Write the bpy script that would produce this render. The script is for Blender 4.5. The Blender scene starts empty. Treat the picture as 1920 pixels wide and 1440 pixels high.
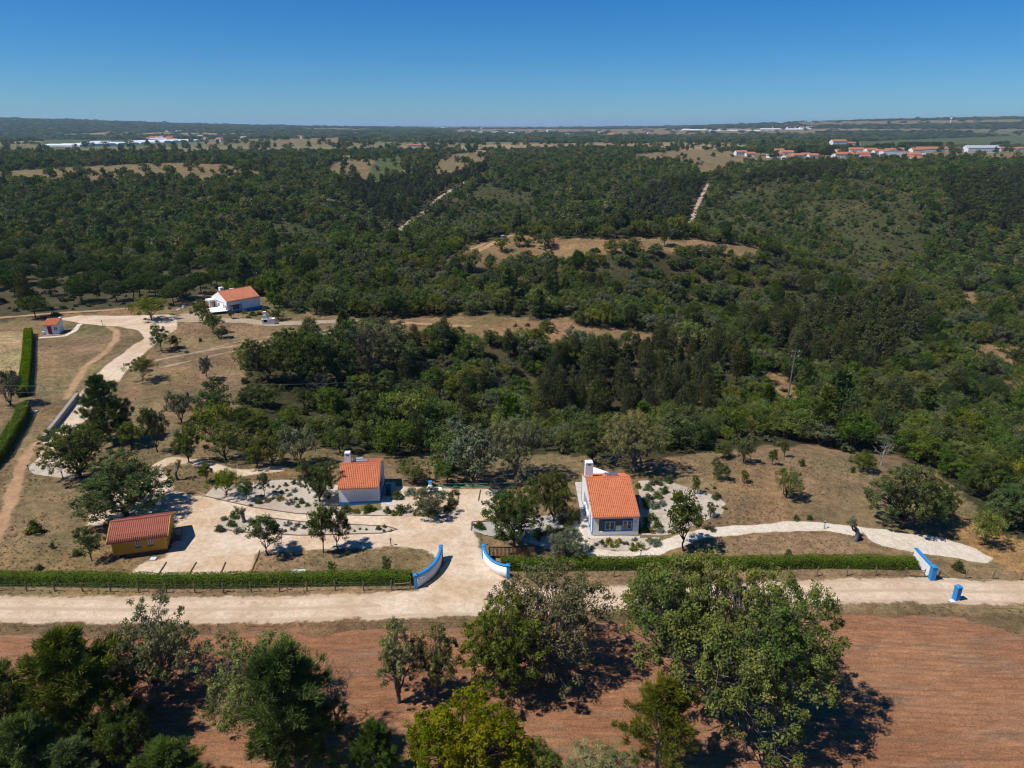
import bpy, bmesh, math, random
import numpy as np
from mathutils import Vector, Matrix, Euler

# ------------------------------------------------------------------ camera, sky, sun, exposure
SC = bpy.context.scene
COL = SC.collection
F, PITCH, CAMH = 1331.0, math.radians(20.06), 45.0
cam = bpy.data.cameras.new('camera'); camo = bpy.data.objects.new('camera', cam); COL.objects.link(camo)
cam.sensor_width = 36; cam.lens = 36 * F / 1920; cam.clip_start = 0.5; cam.clip_end = 90000
camo.location = (0, 0, CAMH); camo.rotation_euler = (math.radians(90) - PITCH, 0, 0)
SC.camera = camo

SUN_EL, SUN_AZ = math.radians(57), math.radians(18)        # shadows fall to +x, a little to +y
SHD = Vector((math.cos(SUN_AZ) * math.cos(SUN_EL), math.sin(SUN_AZ) * math.cos(SUN_EL), -math.sin(SUN_EL)))
w = bpy.data.worlds.new('World'); SC.world = w; w.use_nodes = True
nt = w.node_tree; bg = nt.nodes['Background']
sky = nt.nodes.new('ShaderNodeTexSky'); sky.sky_type = 'NISHITA'; sky.sun_disc = False
sky.sun_elevation = SUN_EL
tosun = -SHD; sky.sun_rotation = math.atan2(tosun.x, tosun.y)
sky.altitude = 1000; sky.air_density = 1.0; sky.dust_density = 0.3; sky.ozone_density = 8.0
tint = nt.nodes.new('ShaderNodeMix'); tint.data_type = 'RGBA'; tint.blend_type = 'MULTIPLY'; tint.inputs[0].default_value = 1; tint.inputs[7].default_value = (.55, .79, 1, 1)   # the deep polarised blue of the photograph
hs = nt.nodes.new('ShaderNodeHueSaturation'); hs.inputs['Saturation'].default_value = 1.14
nt.links.new(sky.outputs[0], tint.inputs[6]); nt.links.new(tint.outputs[2], hs.inputs['Color']); nt.links.new(hs.outputs[0], bg.inputs[0])
bg.inputs[1].default_value = 0.088
sl = bpy.data.lights.new('sun', 'SUN'); sl.energy = 4.9; sl.angle = math.radians(0.53); sl.color = (1, 0.955, 0.88)
so = bpy.data.objects.new('sun', sl); COL.objects.link(so); so.rotation_euler = SHD.to_track_quat('-Z', 'Y').to_euler()
so.location = (-60, 20, 120)
SC.view_settings.view_transform = 'Standard'; SC.view_settings.look = 'None'
SC.view_settings.exposure = 0.1; SC.view_settings.gamma = 1.0; SC.view_settings.use_curve_mapping = False
cy = SC.cycles
cy.max_bounces = 5; cy.diffuse_bounces = 3; cy.glossy_bounces = 2; cy.transmission_bounces = 3
cy.transparent_max_bounces = 8; cy.volume_bounces = 1
cy.use_denoising = True
try: cy.denoiser = 'OPENIMAGEDENOISE'
except Exception: pass
cy.use_adaptive_sampling = True; cy.adaptive_threshold = 0.02
cy.sample_clamp_indirect = 4
cy.pixel_filter_type = 'BLACKMAN_HARRIS'; cy.filter_width = 1.15

# ------------------------------------------------------------------ pixel <-> place
FW = np.array([0, math.cos(PITCH), -math.sin(PITCH)]); UP = np.array([0, math.sin(PITCH), math.cos(PITCH)])
def ray(px, py): return FW * F + np.array([1., 0, 0]) * (px - 960) + UP * (720 - py)
def un(px, py, z=0.0):
    r = ray(px, py); return np.array([0, 0, CAMH]) + r * ((z - CAMH) / r[2])
def project(P):
    d = np.asarray(P, float) - np.array([0, 0, CAMH]); k = np.maximum(d @ FW, 1e-3)
    return 960 + F * d[..., 0] / k, 720 - F * (d @ UP) / k

def _hash(ix, iy, s):
    h = (ix.astype(np.int64) * 374761393 + iy.astype(np.int64) * 668265263 + s * 982451653) & 0xffffffff
    h = ((h ^ (h >> 13)) * 1274126177) & 0xffffffff
    return ((h ^ (h >> 16)) & 0xffff) / 65535.0
def vnoise(x, y, scale, seed=0):
    x = np.asarray(x, float) / scale; y = np.asarray(y, float) / scale
    ix, iy = np.floor(x), np.floor(y); fx, fy = x - ix, y - iy
    fx = fx * fx * (3 - 2 * fx); fy = fy * fy * (3 - 2 * fy)
    a, b = _hash(ix, iy, seed), _hash(ix + 1, iy, seed); c, d = _hash(ix, iy + 1, seed), _hash(ix + 1, iy + 1, seed)
    return (a * (1 - fx) + b * fx) * (1 - fy) + (c * (1 - fx) + d * fx) * fy
def fbm(x, y, scale, seed=0, o=3):
    v = 0; a = 1; t = 0
    for k in range(o):
        v = v + a * vnoise(x, y, scale / 2 ** k, seed + 17 * k); t += a; a *= .5
    return v / t
def sstep(a, b, x):
    t = np.clip((np.asarray(x, float) - a) / (b - a), 0, 1); return t * t * (3 - 2 * t)

# ------------------------------------------------------------------ terrain: heights read from the photograph
CTRL = []
for u_ in (-1.7, -.85, 0, .85, 1.7):
    for Y_ in (8, 22, 42, 58): CTRL.append((u_ * Y_, Y_, 0.0))
for px, py, z in [(0,1100,0),(480,1100,0),(960,1100,0),(1440,1100,0),(1919,1100,0),
    (0,950,0),(300,950,0),(600,940,0),(960,940,0),(1150,950,0),(1450,950,0),(1700,1000,0),(1919,1040,-.5),
    (100,850,0),(350,880,0),(650,880,0),(960,880,-.3),(1200,880,-.5),(1450,860,-1),(1650,880,-1.5),(1850,950,-2.5),(1919,900,-6),
    (200,760,-.6),(400,800,-1.5),(600,830,-2.5),(800,840,-4),(1000,830,-5),(1300,830,-4),(1500,815,-5),(1750,850,-6),
    (600,770,-5),(800,760,-10),(1000,740,-13),(1250,745,-14),(1480,750,-13.5),(1700,760,-17),(1919,760,-20),
    (0,700,0),(150,700,0),(300,700,0),(420,680,-1),(60,620,.3),(250,610,.6),(430,590,.6),(560,600,0),(0,600,.3),
    (650,605,-.5),(800,605,-2),(950,610,-3),(1100,620,-4),(1300,640,-7),(1500,650,-13),(1830,720,-18),
    (600,560,-4),(800,555,-10),(1000,550,-14),(1300,570,-18),(1600,590,-22),(1900,620,-24),(1830,570,-24),(1919,540,-28),
    (860,490,-1),(950,445,0),(1100,455,0),(1300,458,-1),(1410,475,-4),(900,510,-3),(1100,500,-5),(1550,500,-24),
    (1000,430,-30),(850,440,-28),(1200,440,-30),(700,460,-24),(1350,450,-28),
    (760,430,-26),(900,335,-4),(830,365,-12),(1100,400,-18),(1100,350,-7),(1100,300,0),(1250,330,-5),(1300,420,-24),
    (650,400,-16),(650,350,-8),(700,330,-6),(600,310,0),
    (0,520,-2),(200,520,-4),(400,500,-6),(550,520,-6),(200,450,-14),(450,450,-14),(600,450,-16),(50,430,-8),
    (300,390,-9),(500,370,-4),(100,345,0),(300,335,0),(520,330,0),
    (1500,450,-24),(1650,450,-22),(1850,480,-30),(1500,380,-10),(1700,400,-10),(1900,400,-14),(1500,325,-1),(1700,320,0),(1900,320,0),(1350,330,-1)]:
    p = un(px, py, z); CTRL.append((p[0], p[1], z))
for px in range(100, 1900, 300):
    for py in (288, 265):
        p = un(px, py, 0); CTRL.append((p[0], p[1], 0))
for Y_, hs_ in ((3200, 0.0), (5600, 1.0), (12000, .4), (30000, 0.0)):
    for u_, z in ((-1.3, 95), (-.72, 92), (-.58, 74), (-.42, 44), (-.25, 26), (-.1, 12), (.1, 12), (.22, 26), (.35, 52), (.5, 78), (.72, 96), (1.3, 90)):
        CTRL.append((u_ * Y_, Y_, z * hs_))
for sx in (-1, 1):
    for Y_, z in ((90, -2 if sx > 0 else 0), (150, -18 if sx > 0 else 0), (300, -24 if sx > 0 else -4), (600, -12), (1200, 0)): CTRL.append((sx * 1.35 * Y_, Y_, z))
CTRL = np.array(CTRL, float)
def _uv(x, y):
    y = np.maximum(y, 4.0); return np.stack([np.asarray(x) / y * 1.4, np.log(y)], -1)
def _phi(r2): return 0.5 * r2 * np.log(r2 + 1e-12)
_A = _uv(CTRL[:, 0], CTRL[:, 1]); _n = len(_A)
_K = _phi(((_A[:, None] - _A[None]) ** 2).sum(-1)) + np.eye(_n) * 2e-3
_Pm = np.c_[np.ones(_n), _A]
_W = np.linalg.solve(np.block([[_K, _Pm], [_Pm.T, np.zeros((3, 3))]]), np.r_[CTRL[:, 2], 0, 0, 0])
def height(x, y):
    x = np.atleast_1d(np.asarray(x, float)); y = np.atleast_1d(np.asarray(y, float)); out = np.empty(x.size)
    xf, yf = x.ravel(), y.ravel()
    for i in range(0, xf.size, 20000):
        q = _uv(xf[i:i + 20000], yf[i:i + 20000])
        k = _phi(((q[:, None] - _A[None]) ** 2).sum(-1))
        out[i:i + 20000] = k @ _W[:_n] + _W[_n] + q @ _W[_n + 1:]
    am = sstep(100, 200, yf) * 1.6 + sstep(250, 500, yf) * 3.0 + sstep(900, 2500, yf) * 3
    cl = 1 - .75 * sstep(-140, -60, -np.abs(xf + 60)) * sstep(230, 170, yf)      # calmer by the far cottage
    out += (fbm(xf, yf, 46, 5) - .5) * am * cl + (fbm(xf, yf, 170, 9) - .5) * am * 1.6 * sstep(240, 420, yf)
    out += (fbm(xf, yf, 9, 11, 2) - .5) * .12
    return out.reshape(x.shape)
def hz(x, y): return float(height(x, y)[0])
_TS = 38 * (1.013 ** np.arange(520))
def ground(px, py):
    r = ray(px, py); d = r / np.hypot(r[0], r[1])
    X, Y, Z = d[0] * _TS, d[1] * _TS, CAMH + d[2] * _TS
    g = Z - height(X, Y); i = int(np.argmax(g < 0)) if (g < 0).any() else len(g) - 1
    if i == 0: i = 1
    t = _TS[i - 1] + (_TS[i] - _TS[i - 1]) * g[i - 1] / (g[i - 1] - g[i] + 1e-9)
    for _ in range(3):
        t2 = t + 1e-2; gz = CAMH + d[2] * t - hz(d[0] * t, d[1] * t); gz2 = CAMH + d[2] * t2 - hz(d[0] * t2, d[1] * t2)
        if abs(gz2 - gz) > 1e-7: t = t - np.clip(gz * 1e-2 / (gz2 - gz), -3, 3)
    return np.array([d[0] * t, d[1] * t, hz(d[0] * t, d[1] * t)])
def depth_of(p): return float((np.asarray(p, float) - np.array([0, 0, CAMH])) @ FW)

def inpoly(px, py, poly):
    P = np.asarray(poly, float); c = np.zeros(np.shape(px), bool); j = len(P) - 1
    for i in range(len(P)):
        xi, yi, xj, yj = P[i, 0], P[i, 1], P[j, 0], P[j, 1]
        if yi != yj: c ^= ((yi > py) != (yj > py)) & (px < (xj - xi) * (py - yi) / (yj - yi) + xi)
        j = i
    return c

# ------------------------------------------------------------------ land cover read from the photograph (outlines in its pixels)
HOME = [(-900,602),(0,600),(130,590),(240,578),(330,575),(372,552),(500,556),(545,585),(640,592),(760,598),(690,618),(560,625),(480,655),(455,690),(470,735),(440,760),(420,800),(560,832),(700,852),(760,862),(900,832),(1000,852),(1200,862),(1300,850),(1500,832),(1640,850),(1760,880),(1800,930),(1880,1000),(1920,1010),(2600,1060),(3000,9000),(-2000,9000)]
CLEAR = [[(640,598),(760,595),(900,590),(1060,600),(1200,620),(1340,640),(1330,652),(1200,648),(1090,648),(960,636),(850,640),(750,628),(690,618)],
         [(850,492),(880,462),(960,441),(1060,448),(1200,448),(1300,450),(1425,464),(1412,492),(1380,492),(1350,477),(1250,472),(1150,477),(1060,484),(980,488),(950,498),(900,503)],
         [(1780,715),(1900,712),(1920,730),(1800,730)],[(1790,548),(1920,545),(1920,556),(1840,562),(1830,592),(1800,590)],
         [(1400,690),(1480,700),(1500,752),(1450,752)],[(1780,640),(1910,650),(1915,690),(1800,680)]]
SCRUB = [[(1335,380),(1400,352),(1480,345),(1600,335),(1700,360),(1750,430),(1735,500),(1640,548),(1560,545),(1500,515),(1440,462),(1310,438)],[(1430,470),(1520,520),(1600,560),(1500,570)],[(480,420),(560,400),(640,430),(620,470),(520,460)],[(860,520),(930,505),(940,530),(880,545)],
         [(820,400),(900,350),(1000,360),(1010,420),(900,440),(780,440)]]
EUCA = [[(630,352),(750,332),(900,298),(925,322),(825,368),(745,432),(690,405)],[(1180,372),(1318,330),(1328,362),(1296,432),(1140,444)],
        [(1760,345),(1920,318),(2300,318),(2300,460),(1920,452),(1800,420)],[(1400,640),(1700,560),(1765,640),(1600,722),(1480,690)],
        [(1040,700),(1250,640),(1400,690),(1330,800),(1000,792)],[(1440,330),(1570,305),(1590,335),(1350,352)]]
STONE = [[(-600,480),(0,488),(200,515),(480,498),(482,545),(372,552),(330,575),(240,578),(130,590),(0,600),(-600,602)]]
TANF = [[(-400,330),(0,322),(60,318),(300,305),(420,308),(520,330),(420,340),(300,335),(120,340),(0,345),(-400,350)],
        [(600,322),(640,300),(720,298),(780,330),(700,352)],[(830,290),(900,285),(940,300),(860,332),(800,342)],
        [(1180,290),(1300,280),(1500,290),(1480,306),(1400,312),(1340,331),(1318,336),(1290,310),(1200,306)],
        [(1700,287),(1920,281),(2300,280),(2300,306),(1920,306),(1800,300),(1720,300)],[(1360,292),(1760,285),(1760,302),(1360,306)],
        [(860,242),(1250,242),(1250,249),(860,249)],[(1130,249),(1530,243),(1530,250),(1130,255)],[(380,262),(640,258),(640,268),(380,270)],[(1500,228),(1920,224),(1920,230),(1500,235)],
        [(940,440),(962,436),(975,447),(945,449)]]
GREENF = [[(1540,268),(1920,254),(2300,254),(2300,272),(1700,279),(1560,279)],[(80,262),(330,262),(330,274),(70,277)],[(700,300),(760,290),(750,330),(690,345)]]
SOILF = [(-2000,9000),(-1200,1230),(-300,1185),(0,1188),(300,1190),(620,1186),(850,1180),(1200,1165),(1450,1160),(1560,1158),(1760,1155),(1860,1168),(1960,1205),(2500,1400),(3000,9000)]
Z_OAK, Z_HOME, Z_CLEAR, Z_SCRUB, Z_EUCA, Z_STONE, Z_FAR, Z_TAN, Z_GREEN, Z_SOIL = range(10)
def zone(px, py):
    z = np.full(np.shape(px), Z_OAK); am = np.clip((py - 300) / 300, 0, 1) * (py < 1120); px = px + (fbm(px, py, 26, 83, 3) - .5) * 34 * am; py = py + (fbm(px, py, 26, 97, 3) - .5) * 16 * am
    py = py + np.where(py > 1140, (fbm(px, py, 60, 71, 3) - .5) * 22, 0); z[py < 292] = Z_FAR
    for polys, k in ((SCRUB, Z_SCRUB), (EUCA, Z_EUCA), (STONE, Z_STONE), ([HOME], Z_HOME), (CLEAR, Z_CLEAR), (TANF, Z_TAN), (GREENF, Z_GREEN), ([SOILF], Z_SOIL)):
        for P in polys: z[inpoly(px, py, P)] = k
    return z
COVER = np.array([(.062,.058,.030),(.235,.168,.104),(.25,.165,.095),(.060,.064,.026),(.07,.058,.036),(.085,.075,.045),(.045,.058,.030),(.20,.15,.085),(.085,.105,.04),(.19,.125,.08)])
def farfield(x, y): return fbm(x * .33, y * .62, 520, 31, 2)
MOWN = [(-300,612),(49,622),(45,690),(38,700),(-300,720)]
BARE = [[(1745,958),(1830,975),(1920,1000),(2100,1040),(2100,1100),(1920,1086),(1870,1058),(1800,1012)],[(1190,1040),(1260,1028),(1290,1036),(1250,1052),(1150,1060)],[(1640,890),(1760,890),(1820,960),(1760,940)]]
def cover(x, y, z):
    px, py = project(np.stack([x, y, z], -1)); zn = zone(px, py); c = COVER[zn].copy()
    far = zn == Z_FAR
    if far.any():
        n = farfield(x[far], y[far]); f = (sstep(.50, .53, n) * (z[far] < 25))[:, None]; t = vnoise(x[far], y[far], 500, 77)[:, None]
        c[far] = c[far] * (1 - f) + f * (np.array([.30, .225, .15]) * t + np.array([.12, .13, .065]) * (1 - t))
    hm = (zn == Z_HOME)
    if hm.any():
        g = sstep(.45, .68, fbm(x[hm], y[hm], 16, 3))[:, None]; o = sstep(.60, .72, fbm(x[hm], y[hm], 11, 8))[:, None]; b = sstep(60, 120, y[hm])[:, None]
        k = c[hm]; k = k * (1 - .55 * g * b) + .55 * g * b * np.array([.135, .118, .058]); k = k * (1 - .45 * o) + .45 * o * np.array([.31, .19, .105])
        k = k * np.where(y[hm] < 57.3, 1.0, 0.0)[:, None] * np.array([.74, .70, .68]) + k * np.where(y[hm] < 57.3, 0.0, 1.0)[:, None]
        mw = inpoly(px[hm], py[hm], MOWN)[:, None]; k = np.where(mw, np.array([.36, .275, .165]), k)
        br = sum(inpoly(px[hm], py[hm], B_) for B_ in BARE)[:, None] * sstep(.38, .6, fbm(x[hm], y[hm], 5, 14))[:, None]; k = k * (1 - .8 * br) + .8 * br * np.array([.40, .215, .105]); c[hm] = k
    oa = (zn == Z_OAK) | (zn == Z_SCRUB)
    if oa.any():
        o = sstep(.58, .70, fbm(x[oa], y[oa], 30, 21))[:, None]; c[oa] = c[oa] * (1 - .5 * o) + .5 * o * np.array([.13, .105, .05])
    return c

# ------------------------------------------------------------------ materials
MAT = {}
def newmat(name):
    m = bpy.data.materials.new(name); m.use_nodes = True; MAT[name] = m
    n = m.node_tree; return m, n, n.nodes['Principled BSDF'], n.nodes['Material Output']
def nd(n, t, **kw):
    x = n.nodes.new(t)
    for k, v in kw.items():
        if k in x.inputs: x.inputs[k].default_value = v
        else: setattr(x, k, v)
    return x
def mixc(n, fac, a, b, blend='MIX'):
    m = n.nodes.new('ShaderNodeMix'); m.data_type = 'RGBA'; m.blend_type = blend
    for s, v in ((m.inputs[0], fac), (m.inputs[6], a), (m.inputs[7], b)):
        if hasattr(v, 'is_output') or hasattr(v, 'links'): n.links.new(v, s)
        elif isinstance(v, (int, float)): s.default_value = v
        else: s.default_value = (*v, 1)
    return m.outputs[2]
def ramp(n, src, a, b, va=0.0, vb=1.0):
    m = n.nodes.new('ShaderNodeMapRange'); m.interpolation_type = 'SMOOTHSTEP'
    n.links.new(src, m.inputs[0])
    for i, v in ((1, a), (2, b), (3, va), (4, vb)): m.inputs[i].default_value = v
    return m.outputs[0]
def noise(n, scale, detail=3, rough=.6, vec=None, sx=(1, 1, 1)):
    g = n.nodes.new('ShaderNodeNewGeometry') if vec is None else None
    v = g.outputs['Position'] if vec is None else vec
    if sx != (1, 1, 1):
        mp = n.nodes.new('ShaderNodeMapping'); mp.inputs['Scale'].default_value = sx; n.links.new(v, mp.inputs[0]); v = mp.outputs[0]
    t = nd(n, 'ShaderNodeTexNoise', Scale=scale, Detail=detail, Roughness=rough); n.links.new(v, t.inputs['Vector']); return t.outputs['Fac']
def bump(n, bsdf, h, strength, dist=.1):
    b = nd(n, 'ShaderNodeBump', Strength=strength, Distance=dist); n.links.new(h, b.inputs['Height']); n.links.new(b.outputs[0], bsdf.inputs['Normal'])
def flat(name, col, rough=.7, var=.12, scale=2.0, spec=.3, metal=0, bmp=0.0, fine=14.0):
    m, n, b, o = newmat(name)
    v = noise(n, scale, 5, .65); v2 = noise(n, fine, 3)
    c = mixc(n, 1.0, col, mixc(n, v, tuple([1 - var * 1.6] * 3), tuple([1 + var] * 3)), 'MULTIPLY')
    c = mixc(n, 1.0, c, mixc(n, v2, tuple([1 - var] * 3), tuple([1 + var * .7] * 3)), 'MULTIPLY')
    n.links.new(c, b.inputs['Base Color']); b.inputs['Roughness'].default_value = rough
    b.inputs['Specular IOR Level'].default_value = spec; b.inputs['Metallic'].default_value = metal
    if bmp: bump(n, b, v2, bmp, .03)
    return m
def ground_group():
    g = bpy.data.node_groups.new('ground_look', 'ShaderNodeTree')
    g.interface.new_socket('Color', in_out='OUTPUT', socket_type='NodeSocketColor'); g.interface.new_socket('Height', in_out='OUTPUT', socket_type='NodeSocketFloat')
    o = g.nodes.new('NodeGroupOutput'); a = g.nodes.new('ShaderNodeAttribute'); a.attribute_name = 'cov'
    n1 = noise(g, .11, 5, .62); n2 = noise(g, .9, 5, .7); n3 = noise(g, 5.5, 4, .75); n4 = noise(g, .045, 4, .6)
    c = a.outputs['Color']
    c = mixc(g, 1, c, mixc(g, ramp(g, n1, .3, .7), (.72, .74, .70), (1.22, 1.19, 1.14)), 'MULTIPLY')
    c = mixc(g, 1, c, mixc(g, ramp(g, n2, .3, .72), (.66, .67, .66), (1.25, 1.22, 1.18)), 'MULTIPLY')
    c = mixc(g, 1, c, mixc(g, ramp(g, n3, .34, .66), (.62, .63, .62), (1.26, 1.23, 1.18)), 'MULTIPLY')
    c = mixc(g, 1, c, mixc(g, ramp(g, n4, .35, .65), (.92, 1.0, .86), (1.08, .98, .98)), 'MULTIPLY')
    g.links.new(c, o.inputs[0])
    ad = g.nodes.new('ShaderNodeMath'); ad.operation = 'ADD'; g.links.new(n3, ad.inputs[0]); g.links.new(n2, ad.inputs[1]); g.links.new(ad.outputs[0], o.inputs[1])
    return g
GG = ground_group()
def ground_mat():
    m, n, b, o = newmat('ground'); g = n.nodes.new('ShaderNodeGroup'); g.node_tree = GG
    n.links.new(g.outputs[0], b.inputs['Base Color']); b.inputs['Roughness'].default_value = .95; b.inputs['Specular IOR Level'].default_value = .1
    bump(n, b, g.outputs[1], .55, .16); return m
def sheet_mat(name, col, col2, soft=.55, grav=0.0, tracks=None, patch=.35):
    """dirt or gravel laid over the ground: its ragged rim lets the grass colour through (attribute edge = metres inside the rim)"""
    m, n, b, o = newmat(name); g = n.nodes.new('ShaderNodeGroup'); g.node_tree = GG
    a = n.nodes.new('ShaderNodeAttribute'); a.attribute_name = 'edge'
    n1 = noise(n, .22, 5, .65); n2 = noise(n, 1.6, 5, .7); n3 = noise(n, 9, 3, .8)
    c = mixc(n, ramp(n, n1, .35, .68), col, col2)
    c = mixc(n, 1, c, mixc(n, ramp(n, n2, .3, .7), (.84, .83, .82), (1.1, 1.09, 1.08)), 'MULTIPLY')
    c = mixc(n, 1, c, mixc(n, ramp(n, n3, .35 - .1 * grav, .65), (.86 - .2 * grav,) * 3, (1.07 + .08 * grav,) * 3), 'MULTIPLY')
    st = ramp(n, n2, .66, .74)                                      # strewn litter, tufts and pebbles
    k = n.nodes.new('ShaderNodeMath'); k.operation = 'MULTIPLY'; n.links.new(st, k.inputs[0]); n.links.new(ramp(n, n3, .5, .62), k.inputs[1])
    k2 = n.nodes.new('ShaderNodeMath'); k2.operation = 'MULTIPLY'; n.links.new(k.outputs[0], k2.inputs[0]); k2.inputs[1].default_value = patch
    c = mixc(n, k2.outputs[0], c, (.20, .145, .10))
    if tracks:
        t = n.nodes.new('ShaderNodeAttribute'); t.attribute_name = 'across'
        wv = n.nodes.new('ShaderNodeMath'); wv.operation = 'COSINE'; ml = n.nodes.new('ShaderNodeMath'); ml.operation = 'MULTIPLY'; ml.inputs[1].default_value = tracks
        n.links.new(t.outputs['Fac'], ml.inputs[0]); n.links.new(ml.outputs[0], wv.inputs[0])
        f = n.nodes.new('ShaderNodeMath'); f.operation = 'MULTIPLY'; n.links.new(ramp(n, wv.outputs[0], .2, 1), f.inputs[0]); n.links.new(ramp(n, n2, .3, .6), f.inputs[1])
        c = mixc(n, f.outputs[0], c, tuple(x * .86 for x in col2))
    e = n.nodes.new('ShaderNodeMath'); e.operation = 'MULTIPLY_ADD'; n.links.new(n2, e.inputs[0]); e.inputs[1].default_value = -1.5 * soft; n.links.new(a.outputs['Fac'], e.inputs[2])
    f = ramp(n, e.outputs[0], -.95 * soft, -.45 * soft)
    n.links.new(mixc(n, f, g.outputs[0], c), b.inputs['Base Color']); b.inputs['Roughness'].default_value = .95; b.inputs['Specular IOR Level'].default_value = .1
    bump(n, b, n3, .35 + .3 * grav, .05); return m
def leaf_mat(name, dark, light, trans=.22, hue=.02):
    m, n, b, o = newmat(name); n.nodes.remove(b)
    a = n.nodes.new('ShaderNodeAttribute'); a.attribute_name = 'lv'; oi = n.nodes.new('ShaderNodeObjectInfo')
    a2 = n.nodes.new('ShaderNodeAttribute'); a2.attribute_name = 'lt'     # boughs of one crown differ: deeper green to olive
    lo = tuple(v * k for v, k in zip(light, (.52, .72, .55))); hi = tuple(v * k for v, k in zip(light, (1.16, 1.04, 1.0)))
    c = mixc(n, a.outputs['Fac'], dark, mixc(n, a2.outputs['Fac'], lo, hi))
    h = nd(n, 'ShaderNodeHueSaturation'); n.links.new(ramp(n, oi.outputs['Random'], 0, 1, .5 - hue, .5 + hue), h.inputs['Hue'])
    mr = n.nodes.new('ShaderNodeMapRange'); ml = n.nodes.new('ShaderNodeMath'); ml.operation = 'MULTIPLY'; ml.inputs[1].default_value = 7.31
    fr = n.nodes.new('ShaderNodeMath'); fr.operation = 'FRACT'; n.links.new(oi.outputs['Random'], ml.inputs[0]); n.links.new(ml.outputs[0], fr.inputs[0])
    n.links.new(fr.outputs[0], mr.inputs[0]); mr.inputs[3].default_value = .82; mr.inputs[4].default_value = 1.2; n.links.new(mr.outputs[0], h.inputs['Value'])
    ml2 = n.nodes.new('ShaderNodeMath'); ml2.operation = 'MULTIPLY'; ml2.inputs[1].default_value = 13.7; fr2 = n.nodes.new('ShaderNodeMath'); fr2.operation = 'FRACT'
    n.links.new(oi.outputs['Random'], ml2.inputs[0]); n.links.new(ml2.outputs[0], fr2.inputs[0]); n.links.new(ramp(n, fr2.outputs[0], 0, 1, .86, 1.12), h.inputs['Saturation'])
    n.links.new(c, h.inputs['Color'])
    d = n.nodes.new('ShaderNodeBsdfDiffuse'); t = n.nodes.new('ShaderNodeBsdfTranslucent'); s = n.nodes.new('ShaderNodeMixShader')
    n.links.new(h.outputs[0], d.inputs[0]); n.links.new(mixc(n, 1, h.outputs[0], (1.15, 1.25, .6), 'MULTIPLY'), t.inputs[0])
    s.inputs[0].default_value = trans; n.links.new(d.outputs[0], s.inputs[1]); n.links.new(t.outputs[0], s.inputs[2]); n.links.new(s.outputs[0], o.inputs[0])
    return m
ground_mat()
sheet_mat('sand_road', (.63, .495, .36), (.52, .38, .255), .85, 0.1, tracks=2 * math.pi / 1.7)
sheet_mat('yard', (.64, .515, .385), (.53, .375, .24), .75, .25)
sheet_mat('pale_path', (.66, .58, .47), (.60, .51, .40), .4, .3)
sheet_mat('white_gravel', (.51, .44, .36), (.41, .335, .26), .2, 1.0, patch=.5)
sheet_mat('shade_grey_gravel', (.44, .415, .38), (.38, .35, .31), .25, 1.0)  # grey puts the oaks' shadow into the colour of a sandy bed
sheet_mat('orange_track', (.44, .275, .15), (.33, .20, .11), 1.0, .2)
sheet_mat('paving', (.56, .51, .45), (.52, .47, .41), .05, .1, patch=.1)
sheet_mat('dusty_track', (.42, .33, .235), (.36, .27, .18), .9, .2)
sheet_mat('dark_litter', (.085, .07, .05), (.12, .09, .06), .8, .6)
# ------------------------------------------------------------------ mesh helpers
def tag(o, label=None, cat=None, group=None, kind=None):
    for k, v in (('label', label), ('category', cat), ('group', group), ('kind', kind)):
        if v: o[k] = v
    return o
def np_mesh(name, V, Fq, mats, attrs=None, mi=None, smooth=False):
    """V (n,3); Fq list of (m,k) index arrays"""
    me = bpy.data.meshes.new(name); V = np.ascontiguousarray(V, np.float32)
    Fs = Fq if isinstance(Fq, list) else [Fq]
    me.vertices.add(len(V)); me.vertices.foreach_set('co', V.ravel())
    li = np.concatenate([f.ravel() for f in Fs]).astype(np.int32); tot = np.concatenate([np.full(len(f), f.shape[1]) for f in Fs])
    me.loops.add(len(li)); me.loops.foreach_set('vertex_index', li)
    me.polygons.add(len(tot)); me.polygons.foreach_set('loop_start', (np.cumsum(tot) - tot).astype(np.int32))
    for m in mats: me.materials.append(MAT[m])
    if mi is not None: me.polygons.foreach_set('material_index', np.asarray(mi, np.int32))
    if smooth: me.polygons.foreach_set('use_smooth', np.ones(len(tot), bool))
    me.update(calc_edges=True)
    for k, v in (attrs or {}).items():
        v = np.asarray(v, np.float32)
        if v.ndim == 2:
            a = me.attributes.new(k, 'FLOAT_COLOR', 'POINT'); a.data.foreach_set('color', np.c_[v, np.ones(len(v))].astype(np.float32).ravel())
        else:
            a = me.attributes.new(k, 'FLOAT', 'POINT'); a.data.foreach_set('value', v)
    return me
def obj(name, me, parent=None, loc=None, rz=None):
    o = bpy.data.objects.new(name, me); COL.objects.link(o)
    if parent is not None: o.parent = parent
    if loc is not None: o.location = loc
    if rz is not None: o.rotation_euler = (0, 0, rz)
    return o
def thing(name, label, cat, loc=(0, 0, 0), rz=0, group=None):
    o = obj(name, None, None, loc, rz); o.empty_display_size = .3; return tag(o, label, cat, group)
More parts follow.
